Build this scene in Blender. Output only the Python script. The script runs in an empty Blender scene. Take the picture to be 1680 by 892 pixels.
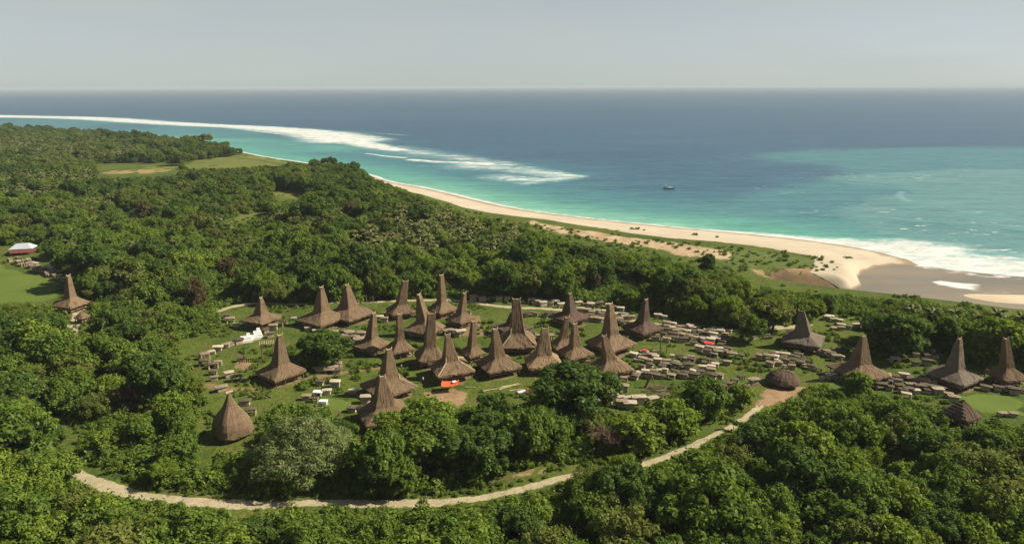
import bpy, math, random
import numpy as np
from mathutils import Vector, Matrix
from mathutils.geometry import delaunay_2d_cdt

random.seed(7)
RNG = np.random.default_rng(11)
S = bpy.context.scene
COL = S.collection

# ------------------------------------------------------------------ camera
CAMZ = 75.0
FPX = 1135.0
PW, PH = 1680, 892
PITCH = math.radians(14.99)
ROLL = 0.0026
fw = Vector((0, math.cos(PITCH), -math.sin(PITCH)))
up0 = Vector((0, math.sin(PITCH), math.cos(PITCH)))
rt0 = Vector((1, 0, 0))
rt = rt0 * math.cos(ROLL) - up0 * math.sin(ROLL)
up = up0 * math.cos(ROLL) + rt0 * math.sin(ROLL)
cam_data = bpy.data.cameras.new("camera")
cam = bpy.data.objects.new("camera", cam_data)
COL.objects.link(cam)
cam.matrix_world = Matrix(((rt.x, up.x, -fw.x, 0), (rt.y, up.y, -fw.y, 0), (rt.z, up.z, -fw.z, CAMZ), (0, 0, 0, 1)))
cam_data.sensor_width = 36
cam_data.lens = 36 * FPX / PW
cam_data.clip_start = 1
cam_data.clip_end = 300000
S.camera = cam

# ------------------------------------------------------------------ light
SUN_EL, SUN_AZ = 41.0, 84.0          # azimuth clockwise from +Y
w = bpy.data.worlds.new("World")
S.world = w
w.use_nodes = True
wn = w.node_tree
bg = wn.nodes["Background"]
sky = wn.nodes.new("ShaderNodeTexSky")
sky.sky_type = 'NISHITA'
sky.sun_disc = False
sky.sun_elevation = math.radians(SUN_EL)
sky.sun_rotation = math.radians(SUN_AZ)
sky.air_density = 0.6
sky.dust_density = 0.4
sky.ozone_density = 1.0
hs = wn.nodes.new("ShaderNodeHueSaturation")      # a hazy, milky sky
hs.inputs['Saturation'].default_value = 0.5
wn.links.new(sky.outputs[0], hs.inputs['Color'])
# a thin veil of haze and high cloud low in the sky
_tc = wn.nodes.new("ShaderNodeTexCoord")
_sx = wn.nodes.new("ShaderNodeSeparateXYZ"); wn.links.new(_tc.outputs['Generated'], _sx.inputs[0])
_mp = wn.nodes.new("ShaderNodeMapping"); _mp.inputs['Scale'].default_value = (2.2, 2.2, 16.0); wn.links.new(_tc.outputs['Generated'], _mp.inputs['Vector'])
_nz = wn.nodes.new("ShaderNodeTexNoise"); _nz.inputs['Scale'].default_value = 1.3; _nz.inputs['Detail'].default_value = 4.0; wn.links.new(_mp.outputs[0], _nz.inputs['Vector'])
_mr = wn.nodes.new("ShaderNodeMapRange"); _mr.interpolation_type = 'SMOOTHSTEP'
for _i, _v in enumerate((0.12, 0.45, 0.66, 0.0)): _mr.inputs[_i + 1].default_value = _v
wn.links.new(_sx.outputs[2], _mr.inputs[0])
_ml = wn.nodes.new("ShaderNodeMath"); _ml.operation = 'MULTIPLY_ADD'; _ml.inputs[1].default_value = 2.0; _ml.inputs[2].default_value = 0.0
wn.links.new(_nz.outputs['Fac'], _ml.inputs[0])
_m2 = wn.nodes.new("ShaderNodeMath"); _m2.operation = 'MULTIPLY'; _m2.use_clamp = True
wn.links.new(_mr.outputs[0], _m2.inputs[0]); wn.links.new(_ml.outputs[0], _m2.inputs[1])
_mx = wn.nodes.new("ShaderNodeMix"); _mx.data_type = 'RGBA'
_mx.inputs[7].default_value = (5.2, 5.75, 5.45, 1)
wn.links.new(_m2.outputs[0], _mx.inputs[0]); wn.links.new(hs.outputs[0], _mx.inputs[6])
wn.links.new(_mx.outputs[2], bg.inputs[0])
bg.inputs[1].default_value = 0.054
sd = bpy.data.lights.new("sun", 'SUN')
sd.energy = 4.2
sd.angle = math.radians(0.5)
sd.color = (1.0, 0.92, 0.77)
sun = bpy.data.objects.new("sun", sd)
COL.objects.link(sun)
az, el = math.radians(SUN_AZ), math.radians(SUN_EL)
to_sun = Vector((math.sin(az) * math.cos(el), math.cos(az) * math.cos(el), math.sin(el)))
sun.rotation_euler = to_sun.to_track_quat('Z', 'Y').to_euler()
sun.location = (200, 300, 200)

S.view_settings.view_transform = 'Standard'
S.view_settings.look = 'None'
S.view_settings.exposure = 0.86
S.view_settings.gamma = 1.0
S.view_settings.use_curve_mapping = False
S.render.engine = 'CYCLES'
cy = S.cycles
cy.max_bounces = 4
cy.diffuse_bounces = 3
cy.glossy_bounces = 2
cy.transmission_bounces = 2
cy.volume_bounces = 0
cy.transparent_max_bounces = 4
cy.caustics_reflective = False
cy.caustics_refractive = False
cy.sample_clamp_indirect = 4.0
cy.use_denoising = True
try:
    cy.denoiser = 'OPENIMAGEDENOISE'
    cy.denoising_prefilter = 'ACCURATE'
except Exception:
    pass

# ------------------------------------------------------------------ projection helpers
A_RT = np.array(rt); A_UP = np.array(up); A_FW = np.array(fw); A_C = np.array((0, 0, CAMZ))
SEA_Z = -4.0


def unproj(u, v, z=0.0):
    d = A_FW + A_RT * ((u - PW / 2) / FPX) - A_UP * ((v - PH / 2) / FPX)
    t = (z - CAMZ) / d[2]
    p = A_C + d * t
    return float(p[0]), float(p[1])


def proj(P):
    P = np.atleast_2d(np.asarray(P, float)) - A_C
    z = P @ A_FW
    return np.stack([PW / 2 + FPX * (P @ A_RT) / z, PH / 2 - FPX * (P @ A_UP) / z, z], 1)


def poly_w(pts, z=0.0):
    return [unproj(u, v, z) for u, v in pts]


def inside(poly, X, Y):
    poly = np.asarray(poly, float)
    r = np.zeros(np.shape(X), bool)
    n = len(poly)
    for i in range(n):
        x0, y0 = poly[i]; x1, y1 = poly[(i + 1) % n]
        if y0 == y1:
            continue
        c = ((y0 > Y) != (y1 > Y)) & (X < (x1 - x0) * (Y - y0) / (y1 - y0) + x0)
        r ^= c
    return r


def dist_line(line, X, Y, closed=False):
    line = np.asarray(line, float)
    best = np.full(np.shape(X), 1e18)
    n = len(line)
    for i in range(n if closed else n - 1):
        a = line[i]; b = line[(i + 1) % n]
        d = b - a
        L = d @ d + 1e-9
        t = np.clip(((X - a[0]) * d[0] + (Y - a[1]) * d[1]) / L, 0, 1)
        best = np.minimum(best, (X - a[0] - t * d[0]) ** 2 + (Y - a[1] - t * d[1]) ** 2)
    return np.sqrt(best)


def smooth_line(pts, n=6):
    p = np.asarray(pts, float)
    q = np.vstack([2 * p[0] - p[1], p, 2 * p[-1] - p[-2]])
    out = []
    for i in range(1, len(q) - 2):
        for k in range(n):
            t = k / n
            a, b, c, d = q[i - 1], q[i], q[i + 1], q[i + 2]
            out.append(0.5 * ((2 * b) + (-a + c) * t + (2 * a - 5 * b + 4 * c - d) * t * t + (-a + 3 * b - 3 * c + d) * t ** 3))
    out.append(q[-2])
    return np.array(out)


def vnoise(X, Y, s, seed=0):
    """cheap value noise, -1..1"""
    X = np.asarray(X) / s + seed * 17.3; Y = np.asarray(Y) / s - seed * 9.1
    xi = np.floor(X).astype(np.int64); yi = np.floor(Y).astype(np.int64)
    fx = X - xi; fy = Y - yi
    fx = fx * fx * (3 - 2 * fx); fy = fy * fy * (3 - 2 * fy)

    def h(a, b):
        q = (a * 374761393 + b * 668265263 + seed * 1274126177) & 0xffffffff
        q = ((q ^ (q >> 13)) * 1274126177) & 0xffffffff
        return ((q ^ (q >> 16)) & 0xffff) / 32767.5 - 1
    return (h(xi, yi) * (1 - fx) + h(xi + 1, yi) * fx) * (1 - fy) + (h(xi, yi + 1) * (1 - fx) + h(xi + 1, yi + 1) * fx) * fy


def sstep(a, b, x):
    t = np.clip((x - a) / (b - a), 0, 1)
    return t * t * (3 - 2 * t)

# ------------------------------------------------------------------ object helpers


def tag(o, label=None, cat=None, group=None, kind=None):
    if label: o["label"] = label
    if cat: o["category"] = cat
    if group: o["group"] = group
    if kind: o["kind"] = kind
    return o


def empty(name, loc, rz=0.0):
    o = bpy.data.objects.new(name, None)
    o.empty_display_size = 0.5
    o.location = loc
    o.rotation_euler = (0, 0, rz)
    COL.objects.link(o)
    return o


def np_mesh(name, V, F, mat, smooth=False):
    """V (n,3), F (m,k) int array or list of lists"""
    me = bpy.data.meshes.new(name)
    V = np.asarray(V, np.float32)
    if isinstance(F, np.ndarray):
        k = F.shape[1]
        me.vertices.add(len(V)); me.vertices.foreach_set("co", V.ravel())
        me.loops.add(F.size); me.loops.foreach_set("vertex_index", F.astype(np.int32).ravel())
        me.polygons.add(len(F))
        me.polygons.foreach_set("loop_start", np.arange(0, F.size, k, dtype=np.int32))
        me.polygons.foreach_set("loop_total", np.full(len(F), k, np.int32))
        me.update(calc_edges=True)
    else:
        me.from_pydata(V.tolist(), [], F)
    if mat: me.materials.append(mat)
    if smooth:
        me.polygons.foreach_set("use_smooth", np.ones(len(me.polygons), bool))
    me.validate()
    return me


def obj(name, me, parent=None, loc=(0, 0, 0), rz=0.0):
    o = bpy.data.objects.new(name, me)
    COL.objects.link(o)
    o.location = loc
    o.rotation_euler = (0, 0, rz)
    if parent: o.parent = parent
    return o


class MB:
    def __init__(self):
        self.v = []; self.f = []

    def add(self, V, F):
        b = len(self.v)
        self.v += [tuple(p) for p in V]
        self.f += [[i + b for i in q] for q in F]

    def box(self, cx, cy, cz, sx, sy, sz, rz=0, taper=1.0, jit=0.0, skew=(0, 0)):
        V = []
        for k in (0, 1):
            s = taper if k else 1
            for a, b in ((-1, -1), (1, -1), (1, 1), (-1, 1)):
                x = a * sx / 2 * s + (random.uniform(-jit, jit)); y = b * sy / 2 * s + random.uniform(-jit, jit)
                x += skew[0] * k; y += skew[1] * k
                V.append((cx + x * math.cos(rz) - y * math.sin(rz), cy + x * math.sin(rz) + y * math.cos(rz),
                          cz + (k - .5) * sz + random.uniform(-jit, jit) * .4))
        self.add(V, [(3, 2, 1, 0), (4, 5, 6, 7), (0, 1, 5, 4), (1, 2, 6, 5), (2, 3, 7, 6), (3, 0, 4, 7)])

    def tube(self, pts, radii, n=6, cap=True):
        pts = [Vector(p) for p in pts]
        base = len(self.v)
        for i, p in enumerate(pts):
            d = (pts[min(i + 1, len(pts) - 1)] - pts[max(i - 1, 0)])
            if d.length < 1e-6: d = Vector((0, 0, 1))
            d.normalize()
            a = d.orthogonal().normalized(); b = d.cross(a)
            r = radii[i] if isinstance(radii, (list, tuple)) else radii
            for k in range(n):
                t = 2 * math.pi * k / n
                self.v.append(tuple(p + (a * math.cos(t) + b * math.sin(t)) * r))
        for i in range(len(pts) - 1):
            for k in range(n):
                k2 = (k + 1) % n
                self.f.append([base + i * n + k, base + i * n + k2, base + (i + 1) * n + k2, base + (i + 1) * n + k])
        if cap:
            self.f.append([base + k for k in range(n)][::-1])
            self.f.append([base + (len(pts) - 1) * n + k for k in range(n)])

    def mesh(self, name, mat, smooth=False):
        return np_mesh(name, self.v, self.f, mat, smooth)

# ------------------------------------------------------------------ materials


def mat_new(name):
    m = bpy.data.materials.new(name)
    m.use_nodes = True
    nt = m.node_tree
    for n in list(nt.nodes): nt.nodes.remove(n)
    out = nt.nodes.new("ShaderNodeOutputMaterial")
    return m, nt, out


def N(nt, typ, **kw):
    n = nt.nodes.new(typ)
    for k, v in kw.items():
        if k == 'op': n.operation = v
        else: setattr(n, k, v)
    return n


def mixc(nt, fac, a, b, bt='MIX'):
    n = nt.nodes.new("ShaderNodeMix")
    n.data_type = 'RGBA'; n.blend_type = bt
    for sock, val in ((n.inputs[0], fac), (n.inputs[6], a), (n.inputs[7], b)):
        if hasattr(val, 'is_output') or isinstance(val, bpy.types.NodeSocket): nt.links.new(val, sock)
        elif isinstance(val, (int, float)): sock.default_value = val
        else: sock.default_value = (*val, 1)
    return n.outputs[2]


def math_n(nt, op, a, b=None, c=None, clamp=False):
    n = nt.nodes.new("ShaderNodeMath"); n.operation = op; n.use_clamp = clamp
    for i, v in enumerate((a, b, c)):
        if v is None: continue
        if isinstance(v, bpy.types.NodeSocket): nt.links.new(v, n.inputs[i])
        else: n.inputs[i].default_value = v
    return n.outputs[0]


def noise(nt, vec, scale, detail=3, rough=0.55):
    n = nt.nodes.new("ShaderNodeTexNoise")
    n.inputs['Scale'].default_value = scale
    n.inputs['Detail'].default_value = detail
    n.inputs['Roughness'].default_value = rough
    if vec is not None: nt.links.new(vec, n.inputs['Vector'])
    return n.outputs['Fac']


def mapr(nt, val, a, b, c=0.0, d=1.0):
    n = nt.nodes.new("ShaderNodeMapRange"); n.interpolation_type = 'SMOOTHSTEP'
    nt.links.new(val, n.inputs[0])
    n.inputs[1].default_value = a; n.inputs[2].default_value = b
    n.inputs[3].default_value = c; n.inputs[4].default_value = d
    return n.outputs[0]


def vscale(nt, vec, s):
    n = nt.nodes.new("ShaderNodeMapping")
    n.inputs['Scale'].default_value = s
    nt.links.new(vec, n.inputs['Vector'])
    return n.outputs[0]


def bump(nt, h, strength, dist):
    n = nt.nodes.new("ShaderNodeBump")
    n.inputs['Strength'].default_value = strength
    n.inputs['Distance'].default_value = dist
    nt.links.new(h, n.inputs['Height'])
    return n.outputs[0]


def principled(nt, out, col, rough=0.9, nrm=None, spec=0.2):
    p = nt.nodes.new("ShaderNodeBsdfPrincipled")
    if isinstance(col, bpy.types.NodeSocket): nt.links.new(col, p.inputs['Base Color'])
    else: p.inputs['Base Color'].default_value = (*col, 1)
    if isinstance(rough, bpy.types.NodeSocket): nt.links.new(rough, p.inputs['Roughness'])
    else: p.inputs['Roughness'].default_value = rough
    p.inputs['Specular IOR Level'].default_value = spec
    if nrm is not None: nt.links.new(nrm, p.inputs['Normal'])
    nt.links.new(p.outputs[0], out.inputs[0])
    return p


def grass_color(nt):
    """world-space grass/undergrowth colour, shared by every ground sheet so that their borders meet"""
    g = N(nt, "ShaderNodeNewGeometry").outputs['Position']
    n1 = noise(nt, g, 0.022, 4, 0.6)
    n2 = noise(nt, g, 0.16, 5, 0.65)
    n3 = noise(nt, g, 1.1, 4, 0.7)
    c = mixc(nt, mapr(nt, n1, 0.35, 0.65), (0.073, 0.108, 0.016), (0.118, 0.148, 0.024))
    c = mixc(nt, mapr(nt, n2, 0.52, 0.72), c, (0.034, 0.072, 0.013))
    c = mixc(nt, mapr(nt, n2, 0.47, 0.35, 0, 0.7), c, (0.150, 0.112, 0.048))
    c = mixc(nt, mapr(nt, n3, 0.35, 0.75, 0, 0.55), c, (0.035, 0.050, 0.012))
    return c, g, n2, n3


def make_ground():
    m, nt, out = mat_new("grass_ground")
    c, g, n2, n3 = grass_color(nt)
    h = math_n(nt, 'ADD', n3, math_n(nt, 'MULTIPLY', n2, 2.0))
    principled(nt, out, c, 0.95, bump(nt, h, 0.9, 0.5), 0.1)
    return m


def make_patch(name, ca, cb, scale=0.3, dark=None, edge=3.0, nscale=0.25, grassy=0.0, rough=0.9, wet=None):
    """ground sheet whose 'edge' attribute (metres to its border) frays it into the grass around"""
    m, nt, out = mat_new(name)
    gc, g, n2, n3 = grass_color(nt)
    n = noise(nt, g, scale, 5, 0.65)
    c = mixc(nt, mapr(nt, n, 0.3, 0.7), ca, cb)
    if dark:
        c = mixc(nt, mapr(nt, noise(nt, g, scale * 3.1, 4), 0.55, 0.72, 0, 0.8), c, dark)
    if wet is not None:
        sx = N(nt, 'ShaderNodeSeparateXYZ'); nt.links.new(g, sx.inputs[0])
        hz_ = math_n(nt, 'ADD', sx.outputs[2], math_n(nt, 'MULTIPLY', math_n(nt, 'SUBTRACT', n2, 0.5), 1.2))
        c = mixc(nt, mapr(nt, hz_, -3.0, -3.7), c, wet)
        c = mixc(nt, mapr(nt, noise(nt, vscale(nt, g, (.09, .3, 1)), 1.0, 5, 0.7), 0.56, 0.68, 0, 0.5), c, tuple(q * .62 for q in ca))
    e = N(nt, "ShaderNodeAttribute", attribute_name="edge").outputs['Fac']
    nn = noise(nt, g, nscale, 5, 0.7)
    v = math_n(nt, 'ADD', math_n(nt, 'DIVIDE', e, edge), math_n(nt, 'MULTIPLY', math_n(nt, 'SUBTRACT', nn, 0.5), 2.2))
    f = mapr(nt, v, 0.25, 0.55)
    if grassy:
        f = math_n(nt, 'MULTIPLY', f, mapr(nt, noise(nt, g, scale * 1.7, 5, 0.7), grassy - 0.1, grassy + 0.06))
    c = mixc(nt, f, gc, c)
    principled(nt, out, c, rough, bump(nt, n3, 0.5, 0.25), 0.1)
    return m


def make_leaf(name, ca, cb, tip, transl=0.42, objspace=0.5, gloss=0.008):
    m, nt, out = mat_new(name)
    r = N(nt, "ShaderNodeObjectInfo").outputs['Random']
    tc = N(nt, "ShaderNodeTexCoord").outputs['Object']
    n1 = noise(nt, tc, objspace, 3, 0.6)
    c = mixc(nt, r, ca, cb)
    c = mixc(nt, mapr(nt, n1, 0.42, 0.68, 0, 0.8), c, tip)
    at = N(nt, "ShaderNodeAttribute", attribute_name="leafv").outputs['Fac']
    c = mixc(nt, 1.0, c, mixc(nt, at, (0.66, 0.68, 0.66), (1.3, 1.28, 1.15)), 'MULTIPLY')
    d = N(nt, "ShaderNodeBsdfDiffuse"); nt.links.new(c, d.inputs[0])
    t = N(nt, "ShaderNodeBsdfTranslucent"); nt.links.new(mixc(nt, 1.0, c, (1.1, 1.15, 0.6), 'MULTIPLY'), t.inputs[0])
    gl = N(nt, "ShaderNodeBsdfGlossy"); gl.inputs['Roughness'].default_value = 0.45; gl.inputs[0].default_value = (0.6, 0.6, 0.55, 1)
    mx = N(nt, "ShaderNodeMixShader"); mx.inputs[0].default_value = transl
    nt.links.new(d.outputs[0], mx.inputs[1]); nt.links.new(t.outputs[0], mx.inputs[2])
    mx2 = N(nt, "ShaderNodeMixShader"); mx2.inputs[0].default_value = gloss
    nt.links.new(mx.outputs[0], mx2.inputs[1]); nt.links.new(gl.outputs[0], mx2.inputs[2])
    nt.links.new(mx2.outputs[0], out.inputs[0])
    return m


def make_plain(name, col, rough=0.8, var=0.25, scale=2.0, spec=0.2, stretch=(1, 1, 1), bmp=0.3):
    m, nt, out = mat_new(name)
    tc = N(nt, "ShaderNodeTexCoord").outputs['Object']
    v = vscale(nt, tc, stretch)
    n = noise(nt, v, scale, 5, 0.65)
    r = N(nt, "ShaderNodeObjectInfo").outputs['Random']
    a = tuple(x * (1 - var) for x in col); b = tuple(min(1, x * (1 + var)) for x in col)
    c = mixc(nt, mapr(nt, n, 0.3, 0.7), a, b)
    c = mixc(nt, 1.0, c, mixc(nt, r, (0.8, 0.8, 0.8), (1.15, 1.15, 1.15)), 'MULTIPLY')
    principled(nt, out, c, rough, bump(nt, n, bmp, 0.1), spec)
    return m


def make_thatch(name, ca, cb, pale):
    m, nt, out = mat_new(name)
    tc = N(nt, "ShaderNodeTexCoord").outputs['Object']
    r = N(nt, "ShaderNodeObjectInfo").outputs['Random']
    ofs = N(nt, "ShaderNodeVectorMath"); ofs.operation = 'ADD'
    cx = N(nt, "ShaderNodeCombineXYZ")
    nt.links.new(math_n(nt, 'MULTIPLY', r, 57.0), cx.inputs[0])
    nt.links.new(tc, ofs.inputs[0]); nt.links.new(cx.outputs[0], ofs.inputs[1])
    v = ofs.outputs[0]
    streak = noise(nt, vscale(nt, v, (3.2, 3.2, 0.35)), 1.5, 5, 0.7)
    blotch = noise(nt, v, 0.45, 5, 0.65)
    fine = noise(nt, vscale(nt, v, (7, 7, 1.2)), 1.6, 3, 0.7)
    c = mixc(nt, r, ca, cb)
    c = mixc(nt, mapr(nt, streak, 0.45, 0.75, 0, 0.75), c, pale)
    c = mixc(nt, mapr(nt, blotch, 0.48, 0.7, 0, 0.6), c, tuple(x * 0.5 for x in ca))
    c = mixc(nt, mapr(nt, fine, 0.5, 0.8, 0, 0.45), c, tuple(x * 0.4 for x in ca))
    h = math_n(nt, 'ADD', streak, math_n(nt, 'MULTIPLY', fine, 0.6))
    principled(nt, out, c, 1.0, bump(nt, h, 0.7, 0.18), 0.05)
    return m


M = {}
M['ground'] = make_ground()
M['sand'] = make_patch('beach_sand', (0.46, 0.385, 0.275), (0.54, 0.46, 0.335), 0.03, None, 1.2, 0.2, wet=(0.27, 0.205, 0.13))
M['dune'] = make_patch('dune_sand', (0.50, 0.39, 0.25), (0.34, 0.22, 0.12), 0.10, (0.16, 0.10, 0.055), 7.0, 0.14, 0.36)
M['mud'] = make_patch('mud_bank', (0.24, 0.15, 0.08), (0.36, 0.25, 0.14), 0.08, (0.12, 0.075, 0.04), 4.0, 0.2)
M['lane'] = make_patch('lane_gravel', (0.44, 0.37, 0.235), (0.33, 0.275, 0.17), 0.4, (0.22, 0.17, 0.10), 1.25, 0.45)
M['track'] = make_patch('worn_track', (0.24, 0.155, 0.08), (0.17, 0.12, 0.06), 0.4, None, 1.6, 0.5, 0.4)
M['worn'] = make_patch('worn_earth', (0.215, 0.145, 0.078), (0.155, 0.115, 0.058), 0.35, (0.10, 0.07, 0.04), 1.5, 0.45, 0.47)
M['earth'] = make_patch('bare_earth', (0.33, 0.22, 0.12), (0.24, 0.15, 0.08), 0.3, (0.14, 0.09, 0.05), 3.0, 0.35)
M['scrub'] = make_patch('dune_scrub', (0.080, 0.120, 0.024), (0.105, 0.130, 0.032), 0.12, (0.22, 0.17, 0.10), 3.0, 0.15)
M['lawn'] = make_patch('mown_field', (0.095, 0.140, 0.024), (0.118, 0.160, 0.028), 0.05, None, 3.0, 0.15)
M['dryfield'] = make_patch('dry_field', (0.34, 0.235, 0.10), (0.25, 0.20, 0.08), 0.02, (0.11, 0.13, 0.04), 10.0, 0.03)
M['greenfield'] = make_patch('green_field', (0.15, 0.16, 0.035), (0.11, 0.135, 0.03), 0.02, (0.19, 0.15, 0.06), 10.0, 0.03)
LEAF = {
    'dark': make_leaf('leaf_dark', (0.072, 0.122, 0.026), (0.091, 0.144, 0.029), (0.119, 0.173, 0.034)),
    'mid': make_leaf('leaf_mid', (0.106, 0.170, 0.029), (0.129, 0.192, 0.031), (0.176, 0.235, 0.038)),
    'bright': make_leaf('leaf_bright', (0.156, 0.229, 0.031), (0.176, 0.244, 0.034), (0.233, 0.295, 0.044)),
    'olive': make_leaf('leaf_olive', (0.135, 0.173, 0.038), (0.163, 0.192, 0.044), (0.217, 0.229, 0.062)),
    'pale': make_leaf('leaf_pale', (0.15, 0.195, 0.062), (0.165, 0.205, 0.07), (0.225, 0.25, 0.11), 0.3),
    'brown': make_leaf('leaf_brown', (0.12, 0.092, 0.045), (0.135, 0.098, 0.048), (0.16, 0.125, 0.055)),
    'palm': make_leaf('leaf_palm', (0.085, 0.108, 0.026), (0.125, 0.14, 0.038), (0.195, 0.19, 0.08), 0.2, 0.5, 0.02),
    'bush': make_leaf('leaf_bush', (0.112, 0.180, 0.030), (0.162, 0.225, 0.035), (0.204, 0.258, 0.048)),
}
M['bark'] = make_plain('bark', (0.16, 0.125, 0.09), 0.95, 0.35, 3, 0.05)
M['palebark'] = make_plain('pale_bark', (0.36, 0.30, 0.23), 0.95, 0.3, 3, 0.05)
M['twig'] = make_plain('dead_twig', (0.20, 0.135, 0.09), 0.95, 0.3, 3, 0.05)
M['thatch'] = make_thatch('thatch_brown', (0.155, 0.105, 0.063), (0.192, 0.131, 0.079), (0.285, 0.205, 0.125))
M['thatch_tan'] = make_thatch('thatch_tan', (0.24, 0.165, 0.095), (0.26, 0.18, 0.105), (0.36, 0.26, 0.155))
M['thatch_grey'] = make_thatch('thatch_grey', (0.140, 0.112, 0.085), (0.162, 0.130, 0.098), (0.27, 0.22, 0.17))
M['thatch_dark'] = make_thatch('thatch_dark', (0.105, 0.072, 0.052), (0.12, 0.084, 0.060), (0.20, 0.145, 0.105))
M['straw'] = make_plain('pale_straw', (0.40, 0.30, 0.19), 0.95, 0.3, 2, 0.05)
M['wood'] = make_plain('weathered_wood', (0.19, 0.135, 0.085), 0.9, 0.3, 2, 0.1)
M['bamboo'] = make_plain('pale_bamboo', (0.42, 0.33, 0.20), 0.8, 0.25, 2, 0.2)
M['weave'] = make_plain('woven_wall', (0.15, 0.11, 0.07), 0.9, 0.3, 4, 0.1)
M['stone_pale'] = make_plain('pale_stone', (0.44, 0.37, 0.27), 0.9, 0.22, 1.2, 0.1)
M['stone_tan'] = make_plain('tan_stone', (0.25, 0.195, 0.135), 0.9, 0.3, 1.2, 0.1)
M['stone_dark'] = make_plain('dark_stone', (0.115, 0.090, 0.066), 0.95, 0.35, 1.2, 0.1)
M['stone_sunlit_side'] = make_plain('stone_sunlit_side', (0.36, 0.285, 0.195), 0.9, 0.3, 1.2, 0.1)  # paler than the capstones: sunlight on the tomb sides painted into the colour
M['stone_white'] = make_plain('whitewash', (0.80, 0.77, 0.72), 0.8, 0.06, 1.2, 0.2)
M['metal'] = make_plain('zinc_sheet', (0.40, 0.43, 0.45), 0.5, 0.08, 0.8, 0.4)
M['redroof'] = make_plain('red_wall', (0.18, 0.050, 0.040), 0.8, 0.2, 1.0, 0.2)
M['tarp'] = make_plain('orange_tarp', (0.80, 0.13, 0.045), 0.6, 0.12, 1.5, 0.3)
M['red'] = make_plain('red_cloth', (0.55, 0.05, 0.05), 0.8, 0.15, 1.5, 0.2)
M['white'] = make_plain('white_cloth', (0.78, 0.75, 0.72), 0.8, 0.08, 1.5, 0.2)
M['skin'] = make_plain('skin', (0.20, 0.11, 0.07), 0.6, 0.1, 2, 0.3)
M['darkcloth'] = make_plain('dark_cloth', (0.05, 0.05, 0.07), 0.9, 0.2, 2, 0.1)
M['hullwhite'] = make_plain('boat_white', (0.75, 0.76, 0.76), 0.5, 0.06, 1, 0.4)
M['hulldark'] = make_plain('boat_hull', (0.10, 0.14, 0.16), 0.5, 0.15, 1, 0.4)

# ------------------------------------------------------------------ coast, terrain
COAST_PX = [(-900, 196), (-500, 202), (-200, 208), (0, 214), (130, 219), (250, 228), (330, 238), (390, 248.5), (440, 258), (500, 267),
            (555, 276), (603, 286), (640, 298), (700, 309), (760, 323), (830, 339), (900, 350), (1000, 362), (1100, 372),
            (1200, 381), (1290, 390), (1370, 400), (1440, 412), (1485, 425), (1515, 438), (1600, 449), (1680, 456), (1800, 470), (2100, 500), (2600, 540)]
COAST = smooth_line(poly_w(COAST_PX, SEA_Z), 5)
_c0 = COAST
COAST_POLY = np.vstack([COAST, [(1500, -400), (-4000, -400), (-4000, COAST[0][1])]])
RIVER_PX = [(1236, 456), (1262, 454), (1300, 461), (1345, 466), (1382, 471), (1394, 466), (1389, 452), (1399, 443), (1425, 436), (1460, 433),
            (1490, 435), (1515, 437), (1600, 447), (1690, 455), (1800, 466), (2000, 480), (2000, 560), (1800, 545), (1690, 525), (1600, 514), (1500, 501), (1400, 490), (1330, 481), (1270, 472), (1240, 464)]
RIVER = poly_w(RIVER_PX, SEA_Z)


def inland(X, Y):
    d = dist_line(COAST, X, Y)
    return np.where(inside(COAST_POLY, X, Y), d, -d)


def H(X, Y):
    X = np.asarray(X, float); Y = np.asarray(Y, float)
    d = inland(X, Y)
    h = np.clip(-4.15 + 0.10 * d, -9, 0.0)
    h = h + 0.35 * vnoise(X, Y, 9, 3) * sstep(50, 90, d) * sstep(0.5, 3, np.abs(h) * 0 + np.clip(d / 60, 0, 3))
    r = dist_line(RIVER, X, Y, True)
    r = np.where(inside(RIVER, X, Y), -r, r)
    k = 1 - sstep(-8, 2, r)
    return h * (1 - k) + np.minimum(h, -6.0) * k


def Hs(x, y):
    return float(H(np.array([x]), np.array([y]))[0])


def ground_pt(u, v):
    """where the sight line through the photo's pixel meets the ground"""
    z = 0.0
    for _ in range(4):
        x, y = unproj(u, v, z); z = Hs(x, y)
    return x, y, z


def polar_grid(a0, a1, na, r0, r1, nr):
    ang = np.radians(np.linspace(a0, a1, na))
    rad = np.exp(np.linspace(math.log(r0), math.log(r1), nr))
    Rr, Aa = np.meshgrid(rad, ang, indexing='ij')
    X = Rr * np.sin(Aa); Y = Rr * np.cos(Aa)
    idx = np.arange(nr * na).reshape(nr, na)
    F = np.stack([idx[:-1, :-1], idx[:-1, 1:], idx[1:, 1:], idx[1:, :-1]], -1).reshape(-1, 4)
    return X.ravel(), Y.ravel(), F[:, ::-1]


X, Y, F = polar_grid(-75, 75, 640, 25, 4200, 620)
d = inland(X, Y)
keepv = d > -120
fk = keepv[F].any(1)
Z = H(X, Y)
used = np.unique(F[fk]); remap = -np.ones(len(X), int); remap[used] = np.arange(len(used))
me = np_mesh('ground', np.stack([X, Y, Z], 1)[used], remap[F[fk]], M['ground'], True)
tag(obj('ground', me), kind='structure')


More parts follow.
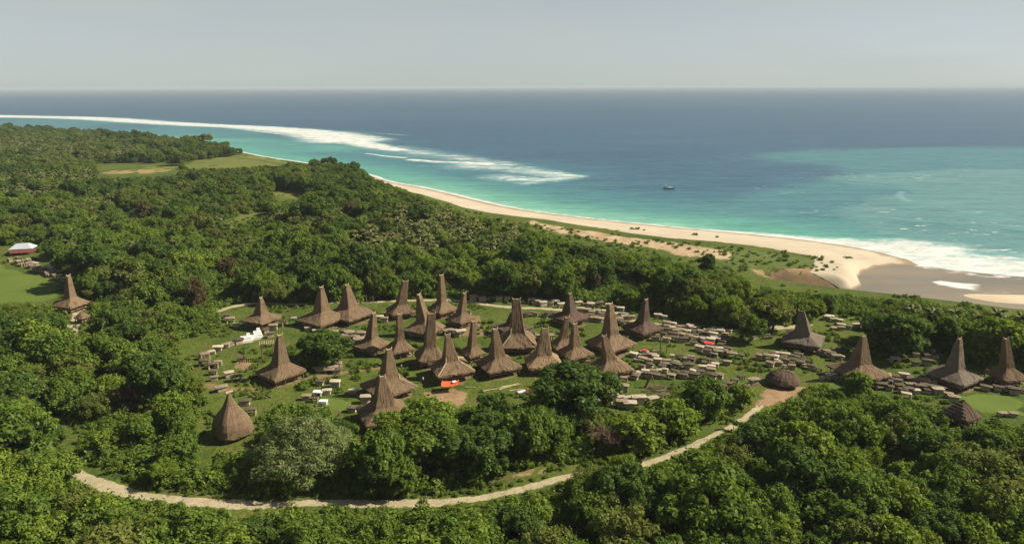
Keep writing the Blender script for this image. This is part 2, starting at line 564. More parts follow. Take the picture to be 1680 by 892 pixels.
def patch(name, poly, mat, lift, step, kind='structure', jitter=0.0, zfun=None, smoothn=0):
    """ground sheet over a world polygon, draped on the terrain, with distance-to-border in 'edge'"""
    P = np.asarray(poly, float)
    out = []
    for i in range(len(P)):
        a, b = P[i], P[(i + 1) % len(P)]
        n = max(1, int(np.linalg.norm(b - a) / step))
        for k in range(n): out.append(a + (b - a) * k / n)
    B = np.array(out)
    if jitter:
        B[:, 0] += jitter * vnoise(B[:, 0], B[:, 1], step * 4, 5); B[:, 1] += jitter * vnoise(B[:, 0] + 99, B[:, 1], step * 4, 6)
    lo, hi = B.min(0), B.max(0)
    gx, gy = np.meshgrid(np.arange(lo[0], hi[0], step), np.arange(lo[1], hi[1], step))
    gx = gx.ravel() + RNG.uniform(-.2, .2, gx.size) * step; gy = gy.ravel() + RNG.uniform(-.2, .2, gy.size) * step
    ok = inside(B, gx, gy)
    gx, gy = gx[ok], gy[ok]
    ok = dist_line(B, gx, gy, True) > step * 0.5
    pts = np.vstack([B, np.stack([gx[ok], gy[ok]], 1)])
    vs, es, fs, *_ = delaunay_2d_cdt([Vector(p) for p in pts], [], [list(range(len(B)))], 1, 1e-4)
    V = np.array([(v.x, v.y) for v in vs])
    e = dist_line(B, V[:, 0], V[:, 1], True)
    z = (H(V[:, 0], V[:, 1]) + lift * np.clip(e / step * 1.2, 0, 1) - 0.07 * (e < 0.02)) if zfun is None else zfun(V[:, 0], V[:, 1]) + lift
    Fx = []
    for f in fs:
        a, b, c = V[f[0]], V[f[1]], V[f[2]]
        cr = (b[0] - a[0]) * (c[1] - a[1]) - (b[1] - a[1]) * (c[0] - a[0])
        Fx.append(list(f) if cr > 0 else list(f)[::-1])
    me = np_mesh(name, np.column_stack([V, z]), Fx, mat, True)
    at = me.attributes.new("edge", 'FLOAT', 'POINT')
    at.data.foreach_set("value", e.astype(np.float32)[:len(me.vertices)])
    return tag(obj(name, me), kind=kind)


def strip(name, line, width, mat, lift, nx=6, jit=0.5):
    L = smooth_line(line, 8)
    V = []; E = []
    n = len(L)
    for i in range(n):
        t = L[min(i + 1, n - 1)] - L[max(i - 1, 0)]
        t = t / (np.linalg.norm(t) + 1e-9); nn = np.array((-t[1], t[0]))
        wv = (width[0] + (width[1] - width[0]) * i / (n - 1)) if isinstance(width, tuple) else width
        wv *= 1 + 0.18 * vnoise(np.array([L[i][0]]), np.array([L[i][1]]), 7, 8)[0]
        for k in range(nx + 1):
            s = k / nx - .5
            V.append(L[i] + nn * wv * s); E.append((0.5 - abs(s)) * wv)
    V = np.array(V)
    idx = np.arange(n * (nx + 1)).reshape(n, nx + 1)
    Fq = np.stack([idx[:-1, :-1], idx[:-1, 1:], idx[1:, 1:], idx[1:, :-1]], -1).reshape(-1, 4)[:, ::-1]
    me = np_mesh(name, np.column_stack([V, H(V[:, 0], V[:, 1]) + lift - (lift + .06) * (np.array(E) < 0.02)]), np.ascontiguousarray(Fq), mat, True)
    at = me.attributes.new("edge", 'FLOAT', 'POINT')
    at.data.foreach_set("value", np.array(E, np.float32))
    return tag(obj(name, me), kind='structure')


# beach: between the waterline (pushed a little under the sea) and the vegetation line
VEG_PX = [(1384, 466), (1366, 456), (1360, 446), (1364, 436), (1350, 428), (1300, 419), (1240, 408), (1170, 400), (1110, 396), (1040, 388), (960, 374), (900, 362), (860, 358), (800, 351), (760, 342), (720, 328),
          (690, 319), (640, 306), (603, 293)]
bp = [unproj(u, v, SEA_Z - 0.5) for u, v in COAST_PX[11:25]]
tip = [unproj(u, v, SEA_Z) for u, v in [(1500, 436), (1465, 434), (1430, 437), (1404, 444), (1394, 455), (1398, 466), (1392, 471)]]
veg = [unproj(u, v, -1.2) for u, v in VEG_PX]
patch('beach', bp + tip + veg, M['sand'], 0.16, 4.0, jitter=1.0)
strip('beach', poly_w([(1376, 474), (1388, 470), (1393, 463), (1388, 452), (1398, 443), (1425, 436), (1460, 433), (1492, 435), (1520, 439)], SEA_Z), 30.0, M['sand'], 0.22, 14)
# narrow far beach left of the headland
fb = [unproj(u, v, SEA_Z - 0.4) for u, v in COAST_PX[6:12]]
fb2 = [unproj(u, v, -2.5) for u, v in [(603, 291), (555, 281), (500, 270), (440, 261), (390, 251.5), (330, 240)]]
patch('beach', fb + fb2, M['sand'], 0.06, 14.0)
# sandy dunes, mud bank of the river, sand bar in its mouth
patch('dunes', poly_w([(860, 362), (960, 378), (1040, 392), (1120, 400), (1200, 410), (1215, 425), (1215, 436), (1180, 432), (1120, 425), (1060, 412), (1000, 404), (940, 392), (880, 378), (850, 368)], -1), M['dune'], 0.14, 4.0, jitter=3)
patch('river_bank', poly_w([(1215, 448), (1290, 449), (1350, 446), (1362, 451), (1378, 468), (1370, 471), (1330, 466), (1290, 459), (1230, 454)], -2.5), M['mud'], 0.20, 2.5, jitter=1.5)
BAR = poly_w([(1553, 481), (1580, 478), (1630, 479), (1690, 480), (1760, 482), (1760, 508), (1690, 504), (1640, 501), (1585, 492)], SEA_Z)


def bar_z(x, y):
    e = dist_line(BAR, x, y, True)
    return SEA_Z - 0.15 + 0.07 * np.minimum(e, 9)


patch('sandbar', BAR, make_patch('bar_sand', (0.50, 0.40, 0.27), (0.58, 0.47, 0.32), 0.05, None, 0.05), 0.0, 4.0, zfun=bar_z, jitter=1.0)

# fields
patch('field', poly_w([(-60, 415), (0, 432), (60, 447), (103, 462), (98, 484), (80, 493), (40, 500), (-60, 508)]), M['lawn'], 0.06, 5.0, jitter=1)
patch('field', poly_w([(158, 282), (200, 278), (292, 276), (292, 283), (240, 286), (165, 287)]), M['dryfield'], 0.09, 12.0)
patch('field', poly_w([(190, 275), (290, 268), (330, 259), (420, 250), (500, 267), (490, 272), (420, 276), (340, 278), (250, 277)]), M['greenfield'], 0.07, 14.0)
patch('field', poly_w([(352, 370), (380, 352), (430, 343), (450, 350), (440, 360), (400, 366)]), M['greenfield'], 0.07, 8.0)
patch('field', poly_w([(430, 318), (470, 312), (505, 316), (500, 328), (460, 332)]), M['greenfield'], 0.07, 8.0)
patch('field', poly_w([(535, 312), (565, 302), (560, 318)]), M['dryfield'], 0.07, 8.0)
patch('field', poly_w([(185, 350), (210, 340), (222, 352), (205, 362)]), M['greenfield'], 0.07, 8.0)
patch('meadow', poly_w([(1150, 404), (1240, 412), (1300, 422), (1368, 434), (1356, 444), (1340, 444), (1290, 448), (1215, 446), (1170, 432)], -1), M['scrub'], 0.12, 4.0, jitter=1.5)
patch('meadow', poly_w([(1545, 655), (1600, 640), (1650, 645), (1700, 660), (1700, 690), (1640, 684), (1600, 676), (1560, 668)]), M['lawn'], 0.06, 3.0, jitter=0.6)
patch('meadow', poly_w([(505, 655), (540, 648), (590, 655), (600, 668), (560, 678), (525, 672)]), M['lawn'], 0.06, 2.5, jitter=0.4)

# lanes and tracks
W = lambda pts: poly_w(pts)
strip('lane', W([(112, 756), (122, 772), (160, 794), (220, 810), (300, 822), (400, 826), (520, 824), (650, 825), (740, 822), (830, 808), (890, 795), (950, 778), (1010, 770), (1080, 754), (1140, 730), (1200, 700), (1240, 672), (1262, 648), (1280, 635)]), (3.9, 2.3), M['lane'], 0.06)
strip('lane', W([(345, 515), (400, 500), (470, 498), (560, 496), (640, 494), (720, 492), (770, 494), (830, 503), (890, 507), (960, 512), (1040, 526), (1100, 535), (1180, 543), (1240, 541), (1300, 535), (1330, 531)]), 3.6, M['lane'], 0.06)
strip('lane', W([(118, 500), (128, 516), (122, 530), (118, 545), (110, 560)]), 4.0, M['lane'], 0.06)
strip('track', W([(335, 632), (380, 640), (430, 638), (480, 628), (530, 616), (590, 607), (650, 600)]), 3.4, M['track'], 0.07)
patch('clearing', W([(1245, 640), (1262, 632), (1320, 628), (1330, 640), (1310, 655), (1270, 668), (1240, 676), (1235, 668)]), M['earth'], 0.09, 2.0, jitter=0.8)
patch('clearing', W([(385, 590), (415, 588), (430, 605), (400, 612), (378, 604)]), M['earth'], 0.09, 2.0, jitter=0.6)
patch('clearing', W([(690, 640), (740, 632), (775, 640), (770, 668), (720, 672), (690, 660)]), M['earth'], 0.09, 2.0, jitter=0.8)
patch('clearing', W([(1045, 572), (1075, 580), (1110, 582), (1140, 570), (1100, 588), (1060, 584)]), M['track'], 0.09, 2.0, jitter=0.8)
patch('clearing', W([(830, 775), (880, 765), (920, 768), (900, 782), (840, 790)]), M['earth'], 0.09, 2.0, jitter=0.8)
patch('clearing', W([(60, 688), (112, 700), (128, 722), (105, 728), (80, 715)]), M['lane'], 0.1, 2.0, jitter=0.8)
patch('clearing', W([(745, 520), (790, 515), (800, 545), (780, 560), (750, 545)]), M['track'], 0.09, 2.0, jitter=0.8)

# ------------------------------------------------------------------ sea
def make_sea():
    m, nt, out = mat_new('sea_water')
    g = N(nt, "ShaderNodeNewGeometry").outputs['Position']
    att = lambda n: N(nt, "ShaderNodeAttribute", attribute_name=n).outputs['Fac']
    sh, plume, foam, bright = att('shallow'), att('plume'), att('foam'), att('bright')
    big = noise(nt, vscale(nt, g, (0.0012, 0.004, 1)), 1.0, 5, 0.6)
    med = noise(nt, vscale(nt, g, (0.010, 0.035, 1)), 1.0, 5, 0.65)
    shn = math_n(nt, 'ADD', sh, math_n(nt, 'MULTIPLY', math_n(nt, 'SUBTRACT', med, 0.5), 0.55))
    deep = mixc(nt, mapr(nt, big, 0.35, 0.65), (0.020, 0.074, 0.128), (0.027, 0.090, 0.148))
    c = mixc(nt, mapr(nt, shn, 0.05, 0.55), deep, (0.045, 0.175, 0.190))
    c = mixc(nt, mapr(nt, shn, 0.45, 0.98), c, (0.085, 0.310, 0.228))
    c = mixc(nt, plume, c, (0.100, 0.235, 0.225))
    c = mixc(nt, math_n(nt, 'MULTIPLY', bright, 0.8), c, (0.28, 0.50, 0.36))
    wv = noise(nt, vscale(nt, g, (0.018, 0.09, 1)), 1.0, 6, 0.7)
    c = mixc(nt, 1.0, c, mixc(nt, mapr(nt, wv, 0.3, 0.7), (0.80, 0.82, 0.84), (1.2, 1.18, 1.16)), 'MULTIPLY')  # lit and shaded sides of waves painted into the water colour
    wv2 = noise(nt, vscale(nt, g, (0.07, 0.28, 1)), 1.0, 4, 0.7)
    c = mixc(nt, 1.0, c, mixc(nt, mapr(nt, wv2, 0.35, 0.65), (0.86, 0.87, 0.88), (1.13, 1.12, 1.11)), 'MULTIPLY')  # the same wave light and shade painted again at ripple size
    # foam broken up by world-space noise
    fn = noise(nt, vscale(nt, g, (0.03, 0.07, 1)), 1.0, 7, 0.72)
    fn2 = noise(nt, vscale(nt, g, (0.16, 0.30, 1)), 1.0, 4, 0.7)
    fv = math_n(nt, 'ADD', foam, math_n(nt, 'ADD', math_n(nt, 'MULTIPLY', math_n(nt, 'SUBTRACT', fn, 0.5), 2.4), math_n(nt, 'MULTIPLY', math_n(nt, 'SUBTRACT', fn2, 0.5), 1.3)))
    ff = mapr(nt, fv, 0.30, 1.05)
    c = mixc(nt, mapr(nt, foam, 0.05, 0.8, 0, 0.55), c, (0.27, 0.46, 0.43))
    ff = math_n(nt, 'MULTIPLY', ff, mapr(nt, foam, 0.0, 0.3))
    # sparse whitecaps
    caps = noise(nt, vscale(nt, g, (0.11, 0.30, 1)), 1.0, 3, 0.5)
    cap2 = mapr(nt, noise(nt, vscale(nt, g, (0.006, 0.012, 1)), 1.0, 2, 0.5), 0.5, 0.7)
    cap = math_n(nt, 'MULTIPLY', mapr(nt, caps, 0.635, 0.68), math_n(nt, 'MULTIPLY', cap2, att('caps')))
    ff = math_n(nt, 'MAXIMUM', ff, cap)
    c = mixc(nt, ff, c, mixc(nt, mapr(nt, noise(nt, vscale(nt, g, (0.07, 0.18, 1)), 1.0, 6, 0.75), 0.36, 0.62), (0.42, 0.47, 0.44), (0.70, 0.68, 0.63)))
    w1 = noise(nt, vscale(nt, g, (0.05, 0.13, 1)), 1.0, 5, 0.6)
    w2 = noise(nt, vscale(nt, g, (0.35, 0.7, 1)), 1.0, 3, 0.6)
    hgt = math_n(nt, 'ADD', math_n(nt, 'MULTIPLY', w1, 2.2), math_n(nt, 'MULTIPLY', w2, 0.4))
    p = principled(nt, out, c, mixc(nt, ff, (0.38, 0.38, 0.38), (0.9, 0.9, 0.9)), bump(nt, hgt, 0.55, 1.0), 0.28)
    return m


X, Y, F = polar_grid(-62, 62, 620, 230, 60000, 560)
pp = proj(np.stack([X, Y, np.full(len(X), SEA_Z)], 1))
U, Vv = pp[:, 0], pp[:, 1]
din = -inland(X, Y)                                   # metres seaward of the waterline
shallow = np.exp(-np.maximum(din, 0) / 55.0) * 0.75 + 0.40 * np.exp(-np.maximum(din, 0) / 190.0)
# reef line and lagoon behind it
REEF_PX = [(-900, 172), (-300, 184), (0, 190), (140, 193), (250, 200), (340, 206), (430, 210), (520, 217), (600, 236), (660, 250), (740, 264), (800, 270), (870, 275), (935, 288)]
REEF = smooth_line(poly_w(REEF_PX, SEA_Z), 6)
LAG = np.vstack([REEF, poly_w([(900, 305), (800, 310), (700, 309), (603, 286), (390, 248), (0, 214), (-900, 196)], SEA_Z)])
dr = dist_line(REEF, X, Y)
inlag = inside(LAG, X, Y)
dl = dist_line(LAG, X, Y, True)
shallow = np.maximum(shallow, np.where(inlag, 0.38 + 0.16 * vnoise(X, Y, 160, 4), 0.34 * np.exp(-dl / 90.0)))
LAGB = smooth_line(poly_w([(240, 228), (300, 231), (380, 229), (450, 231), (540, 243)], SEA_Z), 4)
shallow += 0.38 * np.exp(-(dist_line(LAGB, X, Y) / 55.0) ** 2) * inlag
# right hand teal shelf and the sediment plume
SHELF = poly_w([(2400, 236), (1680, 240), (1480, 240), (1330, 244), (1225, 249), (1212, 256), (1240, 266), (1330, 272), (1345, 284), (1260, 300), (1150, 318), (1050, 330), (1000, 345), (1200, 375), (1600, 440), (2400, 500)], SEA_Z)
ins = inside(SHELF, X + 14 * vnoise(X, Y, 60, 9), Y + 20 * vnoise(X, Y, 70, 10)); ds = dist_line(SHELF, X, Y, True)
shelf = np.where(ins, 0.36 + 0.64 * sstep(0, 45, ds), 0.36 * (1 - sstep(0, 60, ds)))
shallow = np.maximum(shallow, shelf * 0.40)
P2 = poly_w([(2400, 272), (1680, 277), (1560, 276), (1480, 279), (1380, 284), (1338, 290), (1360, 297), (1450, 302), (1480, 312), (1400, 325), (1350, 345), (1400, 375), (1500, 405), (1700, 440), (2400, 490)], SEA_Z)
in2 = inside(P2, X + 12 * vnoise(X, Y, 40, 12), Y + 16 * vnoise(X, Y, 50, 13)); d2 = dist_line(P2, X, Y, True)
plume = np.where(in2, sstep(-4, 14, d2), 0) * 0.66 + np.where(ins, 0.16 * sstep(0, 45, ds), 0)
plume = np.clip(plume, 0, 0.85)
bright = np.where((U > 560) & (U < 1260), np.exp(-np.maximum(din, 0) / 17.0) * sstep(600, 760, U) * (1 - sstep(1080, 1260, U)), 0)
# foam
foam = np.zeros(len(X))


def foam_line(px, w0, w1, amp=1.0, side=None):
    global foam
    L = smooth_line(poly_w(px, SEA_Z), 6)
    d = dist_line(L, X, Y)
    # width along the line
    n = len(L)
    ti = np.zeros(len(X))
    near = d < max(w0, w1) * 3
    if near.any():
        D = (X[near, None] - L[None, :, 0]) ** 2 + (Y[near, None] - L[None, :, 1]) ** 2
        ti[near] = D.argmin(1) / (n - 1)
    wv = w0 + (w1 - w0) * ti
    foam = np.maximum(foam, amp * np.clip(1 - (d / wv), 0, 1) * near)


foam_line([(-900, 172), (-300, 184), (0, 191), (140, 194), (250, 201), (340, 206)], 110, 60, 1.5)
foam_line([(300, 204), (390, 208), (450, 212), (520, 219), (570, 230)], 45, 90, 1.7)
foam_line([(520, 221), (570, 231), (620, 241), (655, 247)], 50, 22, 1.5)
foam_line([(390, 212), (450, 219), (520, 229), (560, 236)], 10, 14, 0.85)
foam_line([(600, 252), (630, 256), (662, 259)], 5, 8, 1.0)
foam_line([(676, 263), (720, 267), (770, 269), (800, 270)], 12, 17, 1.5)
foam_line([(640, 243), (700, 252), (760, 261), (830, 270)], 60, 40, 0.6)
foam_line([(770, 273), (850, 278), (910, 285), (950, 290)], 48, 16, 0.74)
foam_line([(820, 290), (870, 296), (910, 294), (942, 290)], 36, 20, 0.72)
FAN = poly_w([(770, 270), (840, 272), (905, 278), (950, 290), (908, 304), (850, 308), (822, 302), (868, 291), (815, 285)], SEA_Z)
foam = np.maximum(foam, np.where(inside(FAN, X, Y), 0.60 * sstep(0, 22, dist_line(FAN, X, Y, True)), 0))
foam_line([(838, 296), (860, 294), (880, 293)], 8, 6, 0.95)
foam_line([(560, 215), (620, 219), (665, 222)], 10, 14, 0.45)
# shore break: a thin lap on the left, a wide wash on the right
wash_w = np.interp(U, [300, 600, 740, 900, 1150, 1230, 1340, 1440, 1520, 1700, 2200], [3, 4, 5, 2.5, 2.5, 6, 14, 30, 50, 58, 58])
foam = np.maximum(foam, np.clip(1.7 - np.maximum(din, 0) / wash_w * 1.5, 0, 1.35) * (din > -12) * np.where(din < 0, 0.9, 1))
foam_line([(1490, 330), (1475, 322), (1480, 315)], 8, 6, 0.5)
capsd = np.clip(sstep(700, 300, Vv) * sstep(150, 220, Vv) * 0.6 + sstep(1250, 1400, U) * sstep(240, 300, Vv), 0, 1)
# swell ridges
Zs = np.full(len(X), SEA_Z)
for px, hgt, wd in (([(1300, 352), (1400, 358), (1500, 365), (1600, 372), (1720, 380)], 1.1, 9), ([(1440, 340), (1560, 346), (1720, 352)], 0.5, 9),
                    ([(1430, 396), (1520, 402), (1620, 408), (1720, 414)], 1.0, 7), ([(640, 262), (720, 267), (800, 270)], 1.0, 10)):
    L = smooth_line(poly_w(px, SEA_Z), 5)
    dd = dist_line(L, X, Y)
    endf = sstep(px[0][0], px[0][0] + 60, U)
    Zs += hgt * np.exp(-(dd / wd) ** 2) * endf
Zs += 0.55 * foam.clip(0, 1) * (1 + vnoise(X, Y, 9, 15)) * sstep(6, 30, din)
rdist = np.where(inside(RIVER, X, Y), -dist_line(RIVER, X, Y, True), dist_line(RIVER, X, Y, True))
keep = (din > -25) & ~((din < -4) & (rdist < 60))
fk = keep[F].any(1)
used = np.unique(F[fk]); remap = -np.ones(len(X), int); remap[used] = np.arange(len(used))
me = np_mesh('sea', np.stack([X, Y, Zs], 1)[used], remap[F[fk]], make_sea(), True)
for nme, arr in (('shallow', shallow), ('plume', plume), ('foam', foam), ('bright', bright), ('caps', capsd)):
    at = me.attributes.new(nme, 'FLOAT', 'POINT')
    at.data.foreach_set("value", arr[used].astype(np.float32))
tag(obj('sea', me), kind='structure')


def make_river():
    m, nt, out = mat_new('river_water')
    g = N(nt, "ShaderNodeNewGeometry").outputs['Position']
    n1 = noise(nt, vscale(nt, g, (0.010, 0.03, 1)), 1.0, 6, 0.65)
    n2 = noise(nt, vscale(nt, g, (0.2, 0.5, 1)), 1.0, 4, 0.6)
    c = mixc(nt, mapr(nt, n1, 0.38, 0.62), (0.165, 0.140, 0.098), (0.235, 0.185, 0.118))
    rp = N(nt, "ShaderNodeAttribute", attribute_name="foam").outputs['Fac']
    fn = noise(nt, vscale(nt, g, (0.08, 0.16, 1)), 1.0, 6, 0.7)
    ff = mapr(nt, math_n(nt, 'ADD', rp, math_n(nt, 'MULTIPLY', math_n(nt, 'SUBTRACT', fn, 0.5), 1.3)), 0.5, 0.8)
    ff = math_n(nt, 'MULTIPLY', ff, mapr(nt, rp, 0.02, 0.2))
    c = mixc(nt, ff, c, (0.74, 0.70, 0.64))
    principled(nt, out, c, 0.32, bump(nt, n2, 0.25, 0.3), 0.3)
    return m


riv = patch('river', RIVER, make_river(), 0.0, 6.0, zfun=lambda x, y: np.full(len(x), SEA_Z + 0.1))
rm = riv.data
co = np.zeros(len(rm.vertices) * 3, np.float32); rm.vertices.foreach_get("co", co); co = co.reshape(-1, 3)
L = smooth_line(poly_w([(1545, 466), (1570, 469), (1600, 468)], SEA_Z), 5)
L2 = smooth_line(poly_w([(1530, 458), (1600, 478), (1640, 481), (1700, 480)], SEA_Z), 5)
f = np.clip(1 - dist_line(L, co[:, 0], co[:, 1]) / 8, 0, 1) + 0.55 * np.clip(1 - dist_line(L2, co[:, 0], co[:, 1]) / 4, 0, 1)
edge_sea = dist_line(COAST, co[:, 0], co[:, 1])
f = np.maximum(f, 0.8 * np.clip(1 - edge_sea / 10, 0, 1))
at = rm.attributes.new("foam", 'FLOAT', 'POINT'); at.data.foreach_set("value", f.astype(np.float32))

# ------------------------------------------------------------------ tower houses
# (apex x, apex y, eave left, eave right, front eave y, turn in degrees, thatch, pale hips, label)
HOUSES = [
    (428, 490, 392, 464, 535, 45, 'thatch', 0, "small thatched tower house alone at the village's upper left edge, above the white graves"),
    (527, 471, 483, 573, 537, 41, 'thatch', 0, "left one of two thatched tower houses whose wide eaves touch"),
    (569, 467, 526, 619, 529, 44, 'thatch', 0, "right one of two thatched tower houses whose wide eaves touch"),
    (665, 461, 632, 682, 518, 14, 'thatch', 0, "broad-towered thatched house on the back lane, left of the tallest rear tower"),
    (724, 451, 698, 752, 516, 39, 'thatch', 0, "tallest thatched tower house on the back lane, its tip the highest in the village"),
    (687, 482, 660, 733, 550, 57, 'thatch', 0, "thatched house with a broad lit front skirt, just before the two back lane towers"),
    (762, 482, 729, 781, 534, 47, 'thatch', 0, "thatched tower house right of the tallest rear tower, beside brown bare ground"),
    (613, 513, 574, 643, 577, 45, 'thatch', 0, "low wide thatched tower house, leftmost of the dense inner cluster"),
    (655, 516, 632, 681, 582, 20, 'thatch', 0, "narrow thatched tower house second from left in the dense inner cluster"),
    (708, 515, 679, 731, 596, 10, 'thatch', 0, "broad flat-fronted thatched tower in the cluster's middle, lit across its whole front"),
    (777, 528, 750, 798, 590, 38, 'thatch', 0, "thatched tower house squeezed between its neighbours, behind the gap of the two front ones"),
    (734, 550, 701, 781, 622, 16, 'thatch', 1, "thatched tower house with pale hips standing behind the orange tarp"),
    (812, 539, 777, 858, 614, 25, 'thatch', 0, "thatched tower house right of the tarp, facing the grass with bamboo poles"),
    (847, 489, 818, 882, 572, 4, 'thatch', 1, "widest flat-fronted thatched tower house with pale hips, hiding another behind it"),
    (840, 512, 806, 874, 549, 35, 'thatch_dark', 0, "thatched house mostly hidden behind the wide flat-fronted tower"),
    (935, 481, 899, 970, 531, 48, 'thatch_dark', 0, "brown tower house with a round skirt, by the rear tombs and lane"),
    (1001, 498, 957, 1046, 579, 46, 'thatch', 0, "tall thatched tower house with the broadest skirt, left of the large tomb fields"),
    (930, 521, 899, 947, 575, 20, 'thatch', 0, "slim thatched tower partly hidden behind the one at its right shoulder"),
    (943, 532, 910, 976, 592, 34, 'thatch', 0, "thatched tower house directly above the big dark tree"),
    (991, 552, 962, 1043, 618, 28, 'thatch', 0, "thatched tower house at the lower left corner of the near tomb field"),
    (894, 538, 858, 925, 606, 10, 'thatch_tan', 0, "pale tan thatched tower rising left of the big dark tree, its eaves hidden"),
    (1060, 491, 1018, 1090, 550, 49, 'thatch_dark', 0, "dark brown thatched tower house at the left end of the far tomb field"),
    (638, 572, 588, 687, 655, 27, 'thatch', 1, "thatched tower house with pale hips, right behind the front leaning tower"),
    (645, 617, 583, 679, 702, 13, 'thatch', 0, "nearest thatched tower of the cluster, its foot hidden by round trees"),
    (459, 550, 417, 504, 628, 31, 'thatch', 0, "thatched tower house standing alone on the left lawn beside a worn track"),
    (112, 452, 84, 149, 507, 40, 'thatch', 0, "thatched tower house far left at the corner of the mown field"),
    (1315, 511, 1280, 1354, 573, -6, 'thatch_grey', 0, "grey thatched tower house with dark front tower, on the lawn by the river trees"),
    (1417, 551, 1355, 1466, 627, 44, 'thatch', 0, "largest brown thatched tower house of the right-hand group"),
    (1574, 556, 1512, 1617, 636, 66, 'thatch_grey', 0, "grey thatched tower house with patched skirt, second from the right edge"),
    (1650, 556, 1610, 1692, 628, 48, 'thatch', 0, "brown thatched tower house at the right edge of the picture"),
]
EAVE = 2.1
house_info = []      # (u0,v0,u1,v1, distance)


def solve_house(L, R, vb, phi, he):
    uc = (L + R) / 2
    x, y = unproj(uc, vb - 6, 0)
    s = 10.0
    # face normals: A = camera direction turned to the right by phi
    for _ in range(40):
        a = math.atan2(-x, -y)            # heading from house towards the camera
        rz = phi - a + 0.0
        rot = -math.atan2(x, y) + phi     # local -Y faces the camera when rot = -atan2(x,y)
        c, sn = math.cos(rot), math.sin(rot)
        P = [(x + (i * c - j * sn) * s / 2, y + (i * sn + j * c) * s / 2, he) for i, j in ((-1, -1), (1, -1), (1, 1), (-1, 1))]
        q = proj(P)
        l, r, b = q[:, 0].min(), q[:, 0].max(), q[:, 1].max()
        dist = q[:, 2].mean()
        s *= (R - L) / (r - l)
        x += ((L + R) / 2 - (l + r) / 2) * dist / FPX * 0.9
        # depth: one pixel down is about dist^2/(FPX*CAMZ) metres nearer
        y -= (vb - b) * (dist * dist) / (FPX * CAMZ) * 0.8
    return x, y, s, rot, dist


def solve_height(x, y, va):
    lo, hi = 0, 60
    for _ in range(40):
        m = (lo + hi) / 2
        if proj([(x, y, m)])[0, 1] > va: lo = m
        else: hi = m
    return lo


def loft(levels, n=40, power=(7, 5), seed=0, fringe=0.12):
    """levels: list of (hx, hy, z); rounded-square rings"""
    rng = np.random.default_rng(seed)
    V = []; Fc = []
    th = np.linspace(0, 2 * math.pi, n, endpoint=False) + math.pi / 4
    m = len(levels)
    for k, (hx, hy, z) in enumerate(levels):
        p = power[0] + (power[1] - power[0]) * k / (m - 1)
        c, s_ = np.cos(th), np.sin(th)
        r = 1 / (np.abs(c) ** p + np.abs(s_) ** p) ** (1 / p)
        jx = 1 + rng.normal(0, 0.012, n); jz = rng.normal(0, fringe if k < 3 else fringe * .45, n)
        for i in range(n):
            V.append((hx * r[i] * c[i] * jx[i], hy * r[i] * s_[i] * jx[i], z + jz[i]))
    for k in range(m - 1):
        for i in range(n):
            i2 = (i + 1) % n
            Fc.append([k * n + i, k * n + i2, (k + 1) * n + i2, (k + 1) * n + i])
    Fc.append([i for i in range(n)][::-1])
    Fc.append([(m - 1) * n + i for i in range(n)])
    return V, Fc


def tower_levels(hw, Ht, break_f, tw, he, topx, topy):
    """eave lip, skirt slope, concave turn, steep tower, ridge; hip-profile as half widths"""
    zb = he + (Ht - he) * break_f
    lv = [(hw * 0.93, hw * 0.93, he - 0.02), (hw, hw, he - 0.12), (hw * 1.0, hw * 1.0, he + 0.38)]
    for t in (0.25, 0.5, 0.72, 0.88):
        a = hw + (tw - hw) * t
        z = he + 0.38 + (zb - he - 0.38) * (t ** 1.04)
        lv.append((a, a, z))
    for t in (0.0, 0.07, 0.16, 0.3, 0.5, 0.7, 0.88, 1.0):
        e = t ** 0.97
        lv.append((tw * 0.97 + (topx - tw) * e, tw * 0.97 + (topy - tw) * e, zb + (Ht - zb) * t * 0.995 + 0.25))
    lv[-1] = (lv[-1][0], lv[-1][1], Ht)
    return lv


def post_mesh(h, r=0.13):
    b = MB(); b.tube([(0, 0, -0.05), (0, 0, h)], [r, r * .9], 6)
    return b.mesh('post', M['wood'])


POST = post_mesh(2.35)


def house_base(root, hw, he):
    b = MB(); b.box(0, 0, 0.85, hw * 1.5, hw * 1.5, 0.18)
    for k in range(-4, 5):
        b.box(k * hw * 0.165, -hw * 0.77, 0.78, 0.10, hw * 0.03, 0.12)
    obj('platform', b.mesh('platform', M['bamboo']), root)
    b = MB(); b.box(0, 0, 1.0 + (he + 0.7 - 0.95) / 2, hw * 1.08, hw * 1.08, he + 0.7 - 0.95)
    obj('wall', b.mesh('wall', M['weave']), root)
    k = hw * 0.84
    for i in (-1, -0.34, 0.34, 1):
        for j in (-1, -0.34, 0.34, 1):
            if max(abs(i), abs(j)) < 0.9: continue
            obj('post', POST, root, (i * k, j * k, 0))


